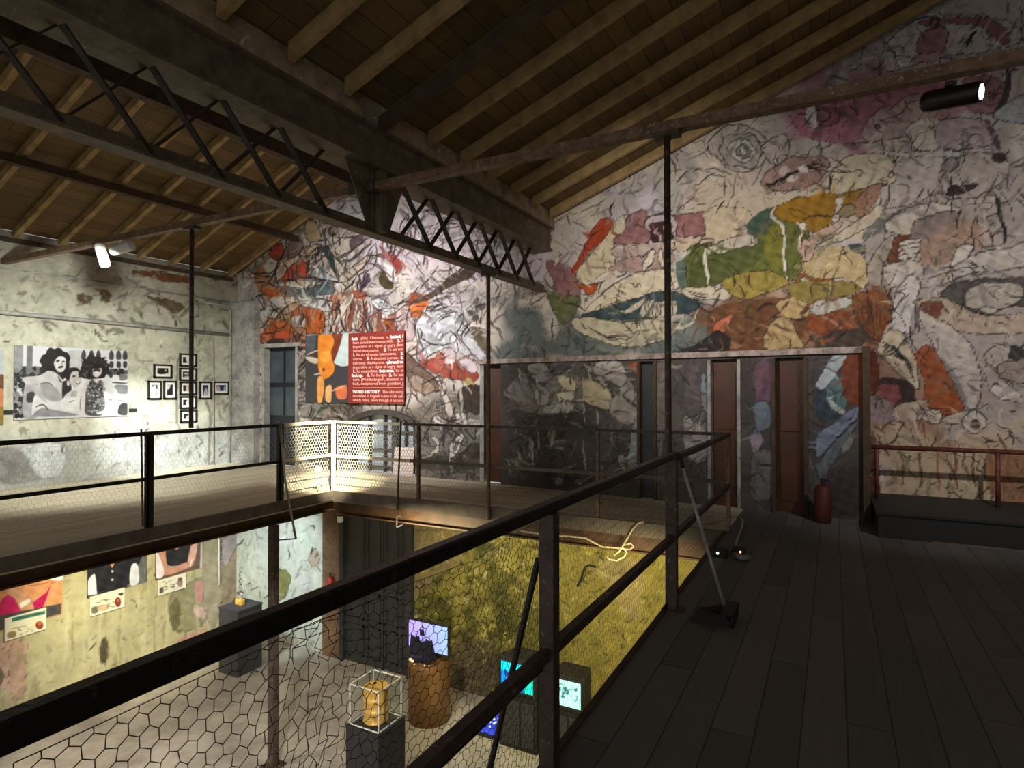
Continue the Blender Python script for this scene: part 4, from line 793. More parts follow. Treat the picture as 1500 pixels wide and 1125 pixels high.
link('base_plate', MB().box((-7.13, 5.89, ZL), (-6.87, 6.15, ZL + .02)), M['iron'], c)

def hexnet(o, du, dv, L, H, pitch, r, jit=.1, push=0., pushn=None, seed=3, keep=None, crumple=None):
    """hexagonal wire netting as real wires; o origin, du/dv unit directions"""
    R = np.random.RandomState(seed); a = pitch / math.sqrt(3); nx, ny = int(L / pitch) + 1, int(H / (1.5 * a)) + 1
    o, du, dv = np.array(o, float), np.array(du, float), np.array(dv, float); n = np.cross(du, dv)
    pts = {}; V = []; E = []
    def vid(x, y):
        k = (round(x / pitch * 8), round(y / a * 8))
        if k not in pts: pts[k] = len(V); V.append((x, y))
        return pts[k]
    for j in range(ny):
        for i in range(nx):
            cx, cy = i * pitch + (pitch / 2 if j % 2 else 0), j * 1.5 * a
            if cx > L or cy > H: continue
            h = [(cx + a * math.sin(math.pi / 3 * k), cy + a * math.cos(math.pi / 3 * k)) for k in range(6)]
            for k in range(6):
                p, q = vid(*h[k]), vid(*h[(k + 1) % 6]); E.append((min(p, q), max(p, q)))
    E = sorted(set(E)); V = np.array(V)
    ph = R.rand(6) * 6; x, y = V[:, 0].copy(), V[:, 1].copy()
    w1 = np.sin(x * 2.1 + ph[0]) * np.sin(y * 3.3 + ph[1]); w2 = np.sin(x * 5.3 + y * 2 + ph[2]); w3 = np.sin(x * 1.3 - y * 4.1 + ph[3])
    X = x + jit * pitch * (w1 * 1.4 + R.randn(len(x)) * .25); Y = y + jit * pitch * (w2 + w3 + R.randn(len(x)) * .25); Z = push * (w1 + .5 * w2)
    if crumple is not None:
        k = crumple(x); X = X + k * pitch * R.randn(len(x)) * .2; Y = Y + k * pitch * (R.randn(len(x)) * .2 - 1.6 * w2); Z = Z + k * .05 * (w2 + w3 + R.randn(len(x)) * .12)
    Y = np.clip(Y, .0, H); X = np.clip(X, 0, L)
    P = o + X[:, None] * du + Y[:, None] * dv + Z[:, None] * n
    mb = MB(); up = n
    for p, q in E:
        if keep is not None and not keep(V[p]): continue
        A, B = P[p], P[q]; d = B - A; l = np.linalg.norm(d)
        if l < 1e-4: continue
        d /= l; s1 = np.cross(d, up); s1 /= np.linalg.norm(s1) + 1e-9; s2 = np.cross(d, s1)
        c3 = [s1 * r, s1 * -.5 * r + s2 * .87 * r, s1 * -.5 * r - s2 * .87 * r]
        mb.add([A + c for c in c3] + [B + c for c in c3], [(0, 1, 4, 3), (1, 2, 5, 4), (2, 0, 3, 5)])
    return mb
# near railing along the right edge
t = thing('railing', (XG1, 2.3, 0), 'black near railing along the right floor edge, crossing the view diagonally', 'railing', 'railings round the opening')
RX = XG1 + .03
link('top_rail', MB().box((RX - .022, Y0 + .3, 1.09), (RX + .022, 4.50, 1.14)).prism([(RX - .022, 4.5, 1.09), (RX + .022, 4.5, 1.09), (RX + .022, 4.5, 1.14), (RX - .022, 4.5, 1.14)], (0, .06, 0)), M['iron_black'], t, bevel=.006)
link('far_top_rail', MB().box((RX - .022, 4.56, 1.07), (RX + .022, YF - .02, 1.115)), M['iron'], t)
link('mid_rail', MB().box((RX - .02, Y0 + .3, .50), (RX + .02, YF - .02, .545)), M['iron'], t)
link('tension_wire', MB().tube([(RX - .02, Y0 + .3, .46), (RX - .02, 2.3, .455)], .007, 6), M['iron_black'], t)
for y in (-.1, 2.29, 4.46): link('post', MB().box((RX - .032, y - .032, 0), (RX + .032, y + .032, 1.09)).box((RX - .07, y - .07, 0), (RX + .07, y + .07, .012)), M['iron'], t)
link('brace', MB().tube([(RX - .04, 2.27, .90), (RX - .335, 2.35, -.15)], .014, 8), M['iron_black'], t)
cr = lambda x: np.clip(1 - np.abs(x - .62) / .28, 0, 1) * 1.0 + np.clip((x - .75) / .5, 0, 1) * .35 * np.clip(1 - (x - 1.6) / .8, 0, 1)
link('wire_netting', hexnet((RX - .035, .45, .05), (0, 1, 0), (0, 0, 1), 1.85, 1.0,   .037, .0011, .12, .012, seed=4, crumple=cr), M['wire'], t)
link('wire_netting', hexnet((RX - .035, 2.33, .05), (0, 1, 0), (0, 0, 1), 4.75, 1.0, .045, .0007, .14, .01, seed=5), M['wire'], t)
# far railing
t = thing('railing', (-4.0, YF, 0), 'iron far railing in front of the mural, brightly lit at its left end', 'railing', 'railings round the opening')
RY = YF - .0 + .03
link('top_rail', MB().box((-5.62, RY - .02, 1.075), (XG1 - .02, RY + .02, 1.11)), M['iron'], t)
link('corner_top_rail', MB().box((XG0, RY - .02, 1.075), (-5.62, RY + .02, 1.11)), M['cream_lit'], t)
link('mid_rail', MB().box((-5.5, RY - .016, .53), (XG1 - .02, RY + .016, .575)), M['trim'], t)
link('corner_mid_rail', MB().box((XG0, RY - .016, .53), (-5.5, RY + .016, .575)), M['cream_lit'], t)
link('corner_post', MB().box((XG0 - .045, RY - .04, 0), (XG0 + .045, RY - .025, 1.11)).box((XG0 - .045, RY - .04, 0), (XG0 - .03, RY + .05, 1.11)), M['cream_lit'], t)
for x in (-5.35, -2.6, XG1 + .02): link('post', MB().box((x - .02, RY - .02, 0), (x + .02, RY + .02, 1.075)), M['iron_brown'], t)
link('wire_netting', hexnet((XG0 + .05, RY + .02, .05), (1, 0, 0), (0, 0, 1), 1.5, 1.03, .052, .0034, .1, .01, seed=6), M['wire_lit'], t)
link('wire_netting', hexnet((-5.35, RY + .02, .05), (1, 0, 0), (0, 0, 1), 4.2, 1.0, .06, .0010, .1, .01, seed=8), M['wire'], t)
# left railing
t = thing('railing', (XG0, 3.0, 0), 'black left railing in front of the plaster wall with photographs', 'railing', 'railings round the opening')
LX = XG0 - .03
link('top_rail', MB().box((LX - .02, Y0 + .3, 1.07), (LX + .02, 6.2, 1.115)), M['iron_black'], t)
link('corner_top_rail', MB().box((LX - .02, 6.2, 1.07), (LX + .02, YF - .02, 1.115)), M['cream_lit'], t)
link('mid_rail', MB().box((LX - .018, Y0 + .3, .55), (LX + .018, 6.15, .59)), M['iron_black'], t); link('corner_mid_rail', MB().box((LX - .018, 6.15, .55), (LX + .018, YF - .02, .59)), M['cream_lit'], t)
for y in (1.6, 4.26, 6.15): link('post', MB().box((LX - .035, y - .035, 0), (LX + .035, y - .022, 1.07)).box((LX + .022, y - .035, 0), (LX + .035, y + .035, 1.07)), M['iron_black'], t)
link('stay', MB().tube([(LX - .02, 4.18, 1.15), (LX - .05, 4.22, .03)], .012, 6), M['iron'], t)
link('wire_netting', hexnet((LX - .02, 2.4, .05), (0, 1, 0), (0, 0, 1), 3.7, 1.02, .055, .0009, .12, .012, seed=9), M['wire_lit'], t); link('wire_netting', hexnet((LX - .02, 6.2, .05), (0, 1, 0), (0, 0, 1),   .9, 1.02, .052, .0036, .1, .01, seed=10), M['wire_lit'], t)
# hooks hanging over the railings
t = thing('bent_rod', (XG0 + .07, 6.2, -.5), 'thin bent rod frame hooked over the left railing by the lit corner', 'hook')
link('rod', MB().tube([(XG0 + .02, 6.10, 1.13), (XG0 + .06, 6.16, .3), (XG0 + .12, 6.30, -.55)], .016, 8), M['steel'], t, True)
link('hook', MB().tube([(XG0 + .02, 6.10, 1.13), (XG0 - .05, 6.10, 1.14), (XG0 - .07, 6.10, 1.06)], .012, 6), M['steel'], t, True)
link('frame', MB().tube([(XG0 + .12, 6.30, -.55), (XG0 + .1, 5.95, -.50), (XG0 + .08, 5.95, -.28), (XG0 + .1, 6.25, -.28)], .010, 6), M['iron_black'], t)
t = thing('hanging_hook', (-5.62, YF - .06, -.4), 'thin dark rod hooked on the far railing, ending in two pale prongs', 'hook')
link('rod', MB().tube([(-5.60, YF - .06, 1.14), (-5.63, YF - .08, .3), (-5.66, YF - .08, -.41)], .014, 8), M['iron'], t, True)
link('hook', MB().tube([(-5.60, YF - .06, 1.14), (-5.60, YF + .06, 1.14), (-5.60, YF + .07, 1.06)], .010, 6), M['iron'], t)
for z in (-.24, -.39): link('prong', MB().tube([(-5.66, YF - .08, z - .02), (-5.5, YF - .16, z + .04)], .012, 6), M['steel'], t)
# small white lamp head at the corner post
t = thing('corner_lamp', (XG0 - .07, YF - .08, 0), 'small white lamp head with white cable at the foot of the lit corner post', 'lamp')
link('lamp_head', MB().lathe((XG0 - .15, YF - .16, .28), [(.02, 0), (.05, .03), (.058, .08), (.04, .12), (.015, .13)], 16), M['white'], t, True)
link('cable', MB().tube([(XG0 - .15, YF - .16, .28), (XG0 - .13, YF - .18, .14), (XG0 - .16, YF - .16, .014)], .014, 6), M['white'], t, True)

# ================================================================== ON THE GALLERY WALLS
def print_on_left(name, x0, y0, x1, y1, draw, base, label, cat, off=.022, n=(250, 170), group=None, m='print', seed=2, gain=.88):
    """a mounted print on the left wall between two frame pixels"""
    a, b = at(x0, y0, 'X', XL + off), at(x1, y1, 'X', XL + off)
    z0, z1 = min(a.z, b.z), max(a.z, b.z)
    t = thing(name, (XL + off, (a.y + b.y) / 2, z0), label, cat, group)
    link('backing_board', MB().box((XL + .002, a.y, z0), (XL + off - .002, b.y, z1)), M['black'], t)
    p = Paint((XL + off, a.y, z0), (0, b.y - a.y, 0), (0, 0, z1 - z0), n[0], n[1], base, .35, seed); draw(p); p.C *= gain; p.mesh('print', M[m], None, t); return t
def crowd(p):
    p.crop(0, 470, 7.5); R = p.rng
    p.poly([(130, 130), (250, 140), (245, 420), (130, 420)], (150, 150, 152), hard=True); p.poly([(290, 150), (355, 150), (355, 420), (290, 420)], (120, 120, 122), hard=True); p.poly([(740, 200), (890, 200), (890, 480), (740, 480)], (196, 196, 198), hard=True)
    for x in (915, 1000, 1075, 1220, 1300, 1370): p.poly([(x - 24, 240), (x, 200), (x + 24, 240), (x + 22, 300), (x - 22, 300)], (70, 70, 72)); p.poly([(x - 18, 330), (x + 18, 330), (x + 18, 390), (x - 18, 390)], (60, 60, 62))
    for _ in range(60): p.blob(R.uniform(140, 480), R.uniform(400, 500), R.uniform(14, 34), R.uniform(16, 34), [(50, 50, 56), (120, 120, 122), (26, 26, 30)][R.randint(3)], R.rand())
    for _ in range(26): p.blob(R.uniform(1180, 1400), R.uniform(420, 480), R.uniform(14, 30), R.uniform(12, 26), [(40, 40, 44), (90, 90, 92)][R.randint(2)], R.rand())
    for _ in range(60): p.blob(R.uniform(150, 290), R.uniform(500, 930), R.uniform(12, 34), R.uniform(16, 40), [(30, 30, 32), (140, 140, 142), (60, 60, 62)][R.randint(3)], R.rand() * 3)
    p.poly([(280, 560), (420, 560), (420, 930), (260, 930)], (176, 174, 178)); p.poly([(300, 680), (370, 660), (380, 760), (300, 770)], (60, 58, 60))
    p.poly([(1150, 580), (1400, 570), (1400, 940), (1140, 940)], (226, 226, 226)); p.poly([(1260, 590), (1400, 590), (1400, 680), (1280, 670)], (130, 130, 132)); p.blob(1340, 500, 60, 36, (120, 120, 122)); p.blob(1270, 510, 40, 40, (226, 226, 226)); p.stroke([(1230, 560), (1400, 565)], 2, (40, 40, 40))
    p.poly([(1320, 800), (1400, 790), (1400, 910), (1300, 900)], (60, 62, 64)); p.stroke([(1160, 720), (1200, 745), (1400, 760)], 1.2, (90, 90, 90))
    # left figure
    p.blob(610, 330, 160, 150, (26, 22, 22), 0, jit=.12, n=26); p.blob(520, 420, 80, 60, (26, 22, 22), .3, jit=.2); p.poly([(600, 430), (720, 430), (700, 520), (640, 500)], (40, 34, 34))
    p.poly([(590, 330), (640, 270), (710, 285), (720, 360), (700, 430), (640, 440), (600, 390)], (222, 216, 218)); p.stroke([(610, 325), (650, 318)], 2.6, (40, 36, 36)); p.stroke([(680, 325), (708, 330)], 2.4, (40, 36, 36)); p.stroke([(636, 395), (660, 388), (690, 380)], 3.4, (50, 40, 42)); p.stroke([(672, 330), (682, 360), (668, 366)], 1.2, (130, 124, 124))
    p.poly([(260, 500), (420, 480), (540, 430), (640, 470), (690, 560), (690, 740), (600, 770), (500, 740), (430, 640), (420, 570), (330, 580), (270, 560)], (206, 200, 202)); p.poly([(440, 580), (540, 570), (640, 650), (680, 740), (560, 760), (470, 700)], (168, 164, 166)); p.stroke([(430, 575), (520, 560), (580, 590)], 2, (110, 106, 108)); p.stroke([(640, 480), (660, 540), (700, 560)], 2.4, (90, 86, 88))
    p.poly([(330, 590), (420, 600), (500, 740), (520, 810), (470, 790), (390, 680)], (190, 186, 188)); p.poly([(380, 700), (500, 780), (600, 780), (560, 860), (470, 820), (360, 920)], (232, 230, 232)); p.poly([(360, 920), (460, 840), (600, 860), (860, 910), (700, 930), (380, 935)], (150, 146, 150)); p.stroke([(390, 830), (470, 800), (540, 860)], 2, (60, 58, 60))
    # middle figure
    p.blob(800, 470, 105, 80, (24, 20, 22), .1, jit=.06, n=20); p.poly([(690, 560), (770, 560), (780, 740), (690, 740)], (34, 30, 32)); p.blob(740, 700, 40, 40, (60, 56, 58))
    p.poly([(760, 520), (790, 440), (870, 440), (900, 500), (870, 590), (820, 610), (775, 570)], (196, 190, 190)); p.stroke([(790, 490), (830, 485)], 2.4, (40, 36, 36)); p.stroke([(860, 490), (890, 492)], 2.2, (40, 36, 36)); p.stroke([(820, 545), (850, 560), (875, 545)], 4, (236, 234, 234)); p.stroke([(815, 540), (850, 572), (880, 545)], 1.4, (50, 40, 42)); p.blob(748, 570, 20, 30, (220, 190, 186), 0, .8)
    p.poly([(700, 720), (790, 640), (900, 570), (950, 600), (940, 700), (930, 900), (850, 900), (690, 850)], (222, 216, 216)); p.poly([(780, 660), (850, 650), (830, 720), (790, 740)], (180, 172, 172)); p.poly([(690, 740), (890, 720), (870, 860), (700, 850)], (234, 230, 230)); p.stroke([(890, 700), (880, 860)], 1.6, (120, 116, 116)); p.stroke([(760, 770), (820, 755)], 1.2, (60, 60, 60))
    # right figure
    p.blob(1040, 390, 160, 130, (36, 26, 28), 0, jit=.14, n=28); p.blob(930, 450, 60, 60, (32, 24, 24), 0, jit=.2)
    for _ in range(60): p.blob(R.uniform(890, 1180), R.uniform(280, 500), R.uniform(6, 16), R.uniform(4, 10), [(96, 84, 86), (20, 16, 16), (60, 46, 48)][R.randint(3)], R.rand() * 3)
    p.poly([(1020, 400), (1060, 360), (1110, 390), (1110, 460), (1060, 500), (1020, 470)], (214, 206, 206)); p.poly([(1010, 370), (1110, 350), (1110, 395), (1020, 405)], (30, 24, 24)); p.stroke([(1025, 432), (1060, 418), (1100, 430)], 5, (40, 32, 32)); p.stroke([(1040, 448), (1085, 446)], 3, (236, 232, 232))
    p.poly([(1010, 520), (1100, 520), (1250, 600), (1300, 700), (1280, 800), (1230, 860), (1240, 760), (1150, 660), (1100, 600), (940, 640), (930, 560)], (208, 202, 204)); p.poly([(950, 640), (1010, 520), (1060, 560), (1110, 530), (1160, 640), (1140, 900), (950, 905), (940, 760)], (84, 82, 84))
    for _ in range(130): p.blob(R.uniform(960, 1150), R.uniform(560, 900), R.uniform(5, 15), R.uniform(4, 12), [(206, 204, 206), (40, 40, 42), (150, 148, 150)][R.randint(3)], R.rand() * 3)
    p.poly([(1140, 660), (1200, 700), (1180, 880), (1060, 900), (1150, 840)], (226, 224, 224)); p.stroke([(1080, 885), (1140, 880), (1230, 870)], 4, (216, 212, 212))
print_on_left('photo_print', 20, 489, 187, 593, crowd, (222, 220, 226), 'large black and white print of three people with curly hair, on the plaster wall', 'print', seed=2, n=(330, 210))
def landscape(p):
    p.t = (0, 0, 1); p.poly([(-120, 470), (30, 470), (30, 540), (-120, 545)], (186, 190, 196)); p.poly([(-120, 535), (30, 535), (30, 565), (-120, 560)], (104, 62, 26)); p.poly([(-120, 556), (30, 556), (30, 590), (-120, 590)], (206, 132, 92)); p.poly([(-120, 584), (30, 584), (30, 640), (-120, 640)], (150, 122, 52))
print_on_left('photo_print', -90, 492, 6, 606, landscape, (196, 190, 180), 'large ochre coloured print cut by the left edge of the view', 'print', n=(80, 90))
FR = [((237, 352), (490, 542), 'framed dark photograph of a lying shape, above two upright frames', 'recl'), ((160, 578), (347, 835), 'framed photograph of a pale figure with arms out, leftmost of the small frames', 'arms'),
      ((375, 578), (553, 832), 'framed dark upright photograph between the leftmost frame and the stack of five', 'dark'), ((592, 205), (828, 385), 'framed photograph of a pale round head, topmost in the stack of five', 'head'),
      ((592, 402), (830, 580), 'framed dark photograph of a face, second from top in the stack of five', 'face'), ((598, 592), (830, 772), 'framed dark photograph of a thin standing figure, middle of the stack of five', 'thin'),
      ((600, 788), (830, 962), 'framed dark photograph of a white standing figure, fourth in the stack of five', 'white'), ((605, 980), (838, 1150), 'framed photograph of a bending white figure, lowest in the stack of five', 'bend'),
      ((870, 590), (1035, 830), 'upright framed blue photograph right of the stack of five', 'blue'), ((1062, 590), (1275, 768), 'wide framed blue photograph of two figures, rightmost of the small frames', 'two')]
for k, ((x0, y0), (x1, y1), lab, kind) in enumerate(FR):
    f = lambda x, y: (200 + x / 9.375, 480 + y / 9.375)
    a, b = at(*f(x0, (y0 + y1) / 2), 'X', XL + .03), at(*f(x1, (y0 + y1) / 2), 'X', XL + .03); c = at(*f((x0 + x1) / 2, y0), 'X', XL + .03); d = at(*f((x0 + x1) / 2, y1), 'X', XL + .03)
    ya, yb2, z1, z0 = a.y, b.y, c.z, d.z
    t = thing('framed_photo', (XL + .015, (ya + yb2) / 2, z0), lab, 'framed photo', 'small framed photographs on the plaster wall')
    q = .032
    link('frame', MB().box((XL + .002, ya, z0), (XL + .03, ya + q, z1)).box((XL + .002, yb2 - q, z0), (XL + .03, yb2, z1)).box((XL + .002, ya, z0), (XL + .03, yb2, z0 + q)).box((XL + .002, ya, z1 - q), (XL + .03, yb2, z1)), M['black'], t)
    link('mount', MB().box((XL + .004, ya + q, z0 + q), (XL + .012, yb2 - q, z1 - q)), M['paper'], t)
    e = .075
    p = Paint((XL + .015, ya + e, z0 + e), (0, yb2 - ya - 2 * e, 0), (0, 0, z1 - z0 - 2 * e), 40, 40, (34, 40, 66) if kind in ('blue', 'two') else (28, 27, 28), .1, k)
    p.t = (200, 480, 9.375); cx_, cy_ = (x0 + x1) / 2, (y0 + y1) / 2; pale = (206, 200, 194)
    if kind == 'recl': p.poly([(265, 470), (340, 490), (440, 470), (460, 500), (430, 525), (265, 525)], (200, 200, 196)); p.blob(395, 435, 14, 20, (214, 160, 130)); p.poly([(265, 380), (340, 400), (300, 440), (262, 440)], (70, 72, 78))
    if kind == 'arms': p.poly([(190, 610), (320, 600), (320, 800), (190, 800)], (150, 158, 160)); p.poly([(200, 650), (300, 640), (290, 700), (200, 680)], (60, 74, 66)); p.poly([(180, 700), (260, 640), (270, 690), (330, 710), (260, 730), (250, 800), (215, 800), (220, 730)], (226, 222, 210))
    if kind == 'dark': p.poly([(395, 600), (470, 600), (450, 690), (395, 690)], (190, 188, 194)); p.poly([(470, 600), (530, 600), (530, 640), (480, 640)], (84, 86, 92))
    if kind == 'head': p.blob(cx_ + 6, cy_ - 10, 46, 44, (214, 212, 210)); p.poly([(670, 340), (760, 310), (770, 380), (670, 380)], (190, 188, 184))
    if kind == 'face': p.blob(cx_ - 30, cy_ - 10, 34, 14, pale); p.blob(cx_ - 20, cy_ + 34, 40, 16, (180, 174, 168)); p.blob(cx_ + 40, cy_ - 20, 22, 30, (150, 146, 142))
    if kind == 'thin': p.poly([(680, 650), (710, 630), (730, 690), (720, 750), (680, 745)], (206, 176, 156)); p.stroke([(700, 640), (760, 720)], 1.6, (150, 130, 120))
    if kind == 'white': p.poly([(695, 850), (715, 815), (740, 850), (740, 945), (690, 945), (680, 885)], (220, 222, 212))
    if kind == 'bend': p.poly([(680, 1120), (720, 1040), (760, 1020), (770, 1125)], (206, 214, 208)); p.blob(700, 1070, 20, 10, (180, 184, 180))
    if kind == 'blue': p.poly([(920, 790), (940, 690), (965, 690), (985, 790)], (184, 172, 180)); p.blob(950, 620, 40, 12, (90, 96, 110))
    if kind == 'two': p.poly([(1090, 740), (1110, 650), (1140, 660), (1145, 740)], (176, 150, 176)); p.poly([(1195, 725), (1205, 650), (1225, 660), (1220, 725)], (170, 180, 206))
    p.mesh('print', M['print'], None, t)
for (x, y), lab in (((12, 588), 'small black caption plate left of the black and white print'), ((195, 585), 'small black caption plate right of the black and white print'), ((343, 580), 'small black caption plate near the corner pilaster')):
    a = at(x, y, 'X', XL + .01); tag(link('caption_plate', MB().box((XL + .001, a.y - .07, a.z - .035), (XL + .012, a.y + .07, a.z + .035)), M['black']), lab, 'plate', 'caption plates')
for pts, r_, lab in (([(XL + .045, Y0 + .3, 2.86), (XL + .045, 6.0, 2.83), (XL + .045, 8.82, 2.80)], .035, 'grey horizontal pipe along the plaster wall above the photographs'), ([(XL + .02, Y0 + .3, 3.52), (XL + .02, 5.5, 3.55), (XL + .02, 8.88, 3.52)], .012, 'thin grey cable along the top of the plaster wall'),
                   ([(XL + .03, 8.87, .0), (XL + .03, 8.87, 3.36), (XL + .03, 8.80, 3.44), (XL + .03, 8.3, 3.44)], .022, 'grey upright conduit pipe in the corner of the plaster wall'), ([(XL + .02, 8.49, .0), (XL + .02, 8.47, 2.7)], .012, 'thin upright conduit beside the rightmost small frames')):
    tag(link('conduit_pipe', MB().tube(pts, r_, 8), M['jamb'], None, True), lab, 'pipe', 'pipes on the plaster wall')

# red text panel
SA, SB = (-8.39, 1.33), (-7.03, 2.70); SY = YB - .07
t = thing('text_panel', ((SA[0] + SB[0]) / 2, SY, SA[1]), 'red square panel of white dictionary text hanging before the mural', 'sign')
link('panel', MB().box((SA[0], SY, SA[1]), (SB[0], SY + .025, SB[1])), M['sign'], t)
LINES = [[('fuck', 1), ('   (fŭk)  Obscene.  v. ', 0), ('fucked, f', 1)], [('have sexual intercourse with.    ', 0), ('2.', 1), (' T', 0)], [('imperative as a signal of angry dism', 0)], [('Sexual intercourse.     ', 0), ('2.', 1), (' To act was', 0)],
         [('1.', 1), (' An act of sexual intercourse.    ', 0), ('2.', 1)], [('course.    ', 0), ('3.', 1), (' A despised person.  ', 0), ('4.', 1)], [('extreme displeasure. ', 0), ('-phrasal ve', 1)], [('imperative as a signal of angry dism', 0)],
         [('1.', 1), (' To masturbate. ', 0), ('fuck over.', 1), (' To tr', 0)], [('fuck up.', 1), ('    ', 0), ('1.', 1), (' To bungle.  ', 0), ('2.', 1), (' To act', 0)], [('verb. [Middle English, attested in', 0)], [('fuck, deciphered from gxddbov.]', 0)],
         None, [('WORD HISTORY:', 1), ('  The obscenity', 0)], [('recorded in English in the 15th cen', 0)], [('which rules, even though it occurs', 0)]]
def text_geo(s, size, bold):
    cu = bpy.data.curves.new('lettering', 'FONT'); cu.body = s; cu.size = size; cu.resolution_u = 2; cu.extrude = .002; cu.offset = .0035 if bold else .0
    o = bpy.data.objects.new('lettering', cu); COL.objects.link(o); dg = bpy.context.evaluated_depsgraph_get(); e = o.evaluated_get(dg); me = e.to_mesh()
    v = [tuple(q.co) for q in me.vertices]; f = [tuple(q.vertices) for q in me.polygons]; e.to_mesh_clear(); bpy.data.objects.remove(o); bpy.data.curves.remove(cu)
    return v, f
def adv(s, size, bold):       # advance width of a piece of text
    v, _ = text_geo('|' + s + '|', size, bold); v0, _ = text_geo('||', size, bold)
    return max(p[0] for p in v) - max(p[0] for p in v0)
reg, bld = MB(), []; step = (SB[1] - SA[1] - .13) / 15.6
for i, ln in enumerate(LINES):
    zb = SB[1] - .075 - step * (i + .75) ; x0 = SA[0] + (.085 if i == 0 or i == 9 else .115); W = SB[0] - .015 - x0
    if ln is None: reg.box((x0, SY - .003, zb + .02), (SB[0] - .03, SY, zb + .028)); continue
    size = .082; ws = [adv(s, size, b) for s, b in ln]; kx = min(1.25, W / sum(ws)) if i not in (1, 4, 5) else W / sum(ws)
    x = x0
    for (s, b), wd in zip(ln, ws):
        if s.strip():
            lead = len(s) - len(s.lstrip()); xs_ = x + (adv(' ' * lead, size, b) if lead else 0) * kx
            v, f = text_geo(s.strip(), size, b); q_ = MB() if b else reg; q_.add([(xs_ + p[0] * kx, SY - .002 - p[2], zb + p[1]) for p in v], f)
            if b: bld.append(q_)
        x += wd * kx
sub(link('lettering', reg, M['letter'], t), 'pale pink printed text'); 
for q_ in bld: sub(link('bold_word', q_, M['letter_b'], t), 'bold white printed word')
# orange figure print behind the panel
pa, pb2 = at(447, 480, 'Y', YB - .03), at(512, 575, 'Y', YB - .03)
t = thing('figure_print', ((pa.x + pb2.x) / 2, YB - .03, pb2.z), 'tall print of an orange torso on dark ground, left of the red panel', 'print')
link('backing_board', MB().box((pa.x, YB - .028, pb2.z), (pb2.x, YB - .004, pa.z + .06)), M['black'], t)
p = Paint((pa.x, YB - .03, pb2.z), (pb2.x - pa.x, 0, 0), (0, 0, pa.z + .06 - pb2.z), 90, 120, (58, 56, 58), .4, 4); p.crop(340, 400, 3.947)
p.poly([(580, 280), (680, 270), (680, 460), (590, 460), (600, 380)], (190, 208, 206)); p.poly([(430, 290), (480, 290), (470, 380), (430, 400)], (84, 88, 96)); p.poly([(560, 290), (640, 260), (590, 440), (560, 400)], (120, 52, 26)); p.poly([(500, 290), (560, 280), (590, 330), (570, 400), (590, 480), (580, 520), (530, 550), (500, 500), (495, 400)], (226, 136, 44), 1, (140, 60, 20)); p.poly([(505, 400), (560, 390), (570, 440), (520, 450)], (236, 160, 60)); p.blob(530, 495, 8, 12, (110, 60, 40))
p.poly([(495, 540), (530, 560), (520, 680), (495, 680)], (230, 160, 80)); p.poly([(540, 600), (575, 590), (570, 680), (540, 670)], (232, 176, 110)); p.poly([(600, 600), (660, 590), (660, 660), (610, 660)], (206, 110, 66)); p.stroke([(560, 625), (660, 585)], 2.4, (226, 160, 130)); p.stroke([(430, 410), (500, 380)], 2.6, (214, 176, 160)); p.poly([(420, 420), (490, 430), (490, 460), (450, 450)], (206, 190, 170)); p.stroke([(470, 525), (510, 515)], 2.6, (206, 190, 186))
p.mesh('print', M['print'], None, t)
tag(link('leaning_board', MB().prism([(-7.28, YB - .08, .008), (-6.82, YB - .08, .008), (-6.82, YB - .03, .54), (-7.28, YB - .03, .52)], (0, .012, 0)), M['board']), 'pale pinkish board leaning against the right half of the arched window', 'board')

# ================================================================== RIGHT FLOOR
t = thing('platform', (3.2, 8.3, 0), 'low black platform along the mural wall at the right', 'platform')
link('body', MB().box((.42, 7.66, 0), (7.9, YB - .02, .25)), M['black'], t); link('top_board', MB().box((.40, 7.64, .25), (7.92, YB - .02, .275)), M['black'], t)
link('worn_edge', MB().box((.9, 7.636, .0), (3.2, 7.66, .012)), M['trim'], t)
t = thing('wall_rail', (3.0, 8.6, .27), 'rusty red pipe rail above the black platform, before the mural', 'railing')
link('rail', MB().tube([(.40, 8.55, .90), (7.8, 8.55, .90)], .028, 10), M['rust'], t, True)
for x in (.46, 1.62, 3.4, 5.4): link('post', MB().tube([(x, 8.55, .275), (x, 8.55, .90)], .024, 8), M['rust'], t, True)
t = thing('red_canister', (-.12, 8.22, 0), 'dull red canister on the floor beside the partition end post', 'canister')
link('body', MB().lathe((-.12, 8.22, 0), [(.085, 0), (.095, .015), (.095, .38), (.07, .43), (.03, .45)], 24), M['dull_red'], t, True)
link('valve', MB().lathe((-.12, 8.22, .45), [(.022, 0), (.022, .04), (.034, .045), (.034, .065)], 14).bar((-.12, 8.22, .52), (-.04, 8.18, .50), .02, .015), M['black'], t)
t = thing('dustpan', (-.72, 4.4, 0), 'black long handled dustpan on the boards, handle leaning on the near railing', 'dustpan')
link('handle', MB().tube([(-.965, 4.40, 1.09), (-.68, 4.47, .07)], .012, 10), M['jamb'], t, True)
link('pan', MB().box((-.88, 4.28, 0), (-.60, 4.56, .010)).prism([(-.88, 4.28, .01), (-.60, 4.28, .01), (-.60, 4.28, .02), (-.66, 4.28, .085), (-.80, 4.28, .03), (-.88, 4.28, .015)], (0, .008, 0)).prism([(-.88, 4.552, .01), (-.60, 4.552, .01), (-.60, 4.552, .02), (-.66, 4.552, .085), (-.80, 4.552, .03), (-.88, 4.552, .015)], (0, .008, 0)).box((-.612, 4.28, .01), (-.60, 4.56, .09)).box((-.68, 4.28, .08), (-.60, 4.56, .092)), M['black'], t)
link('grip', MB().tube([(-.98, 4.397, 1.14), (-.952, 4.403, 1.04)], .015, 10), M['black'], t, True)
t = thing('power_adapter', (-.90, 6.2, 0), 'small black power adapter with glowing indicator lights at the right floor edge', 'adapter')
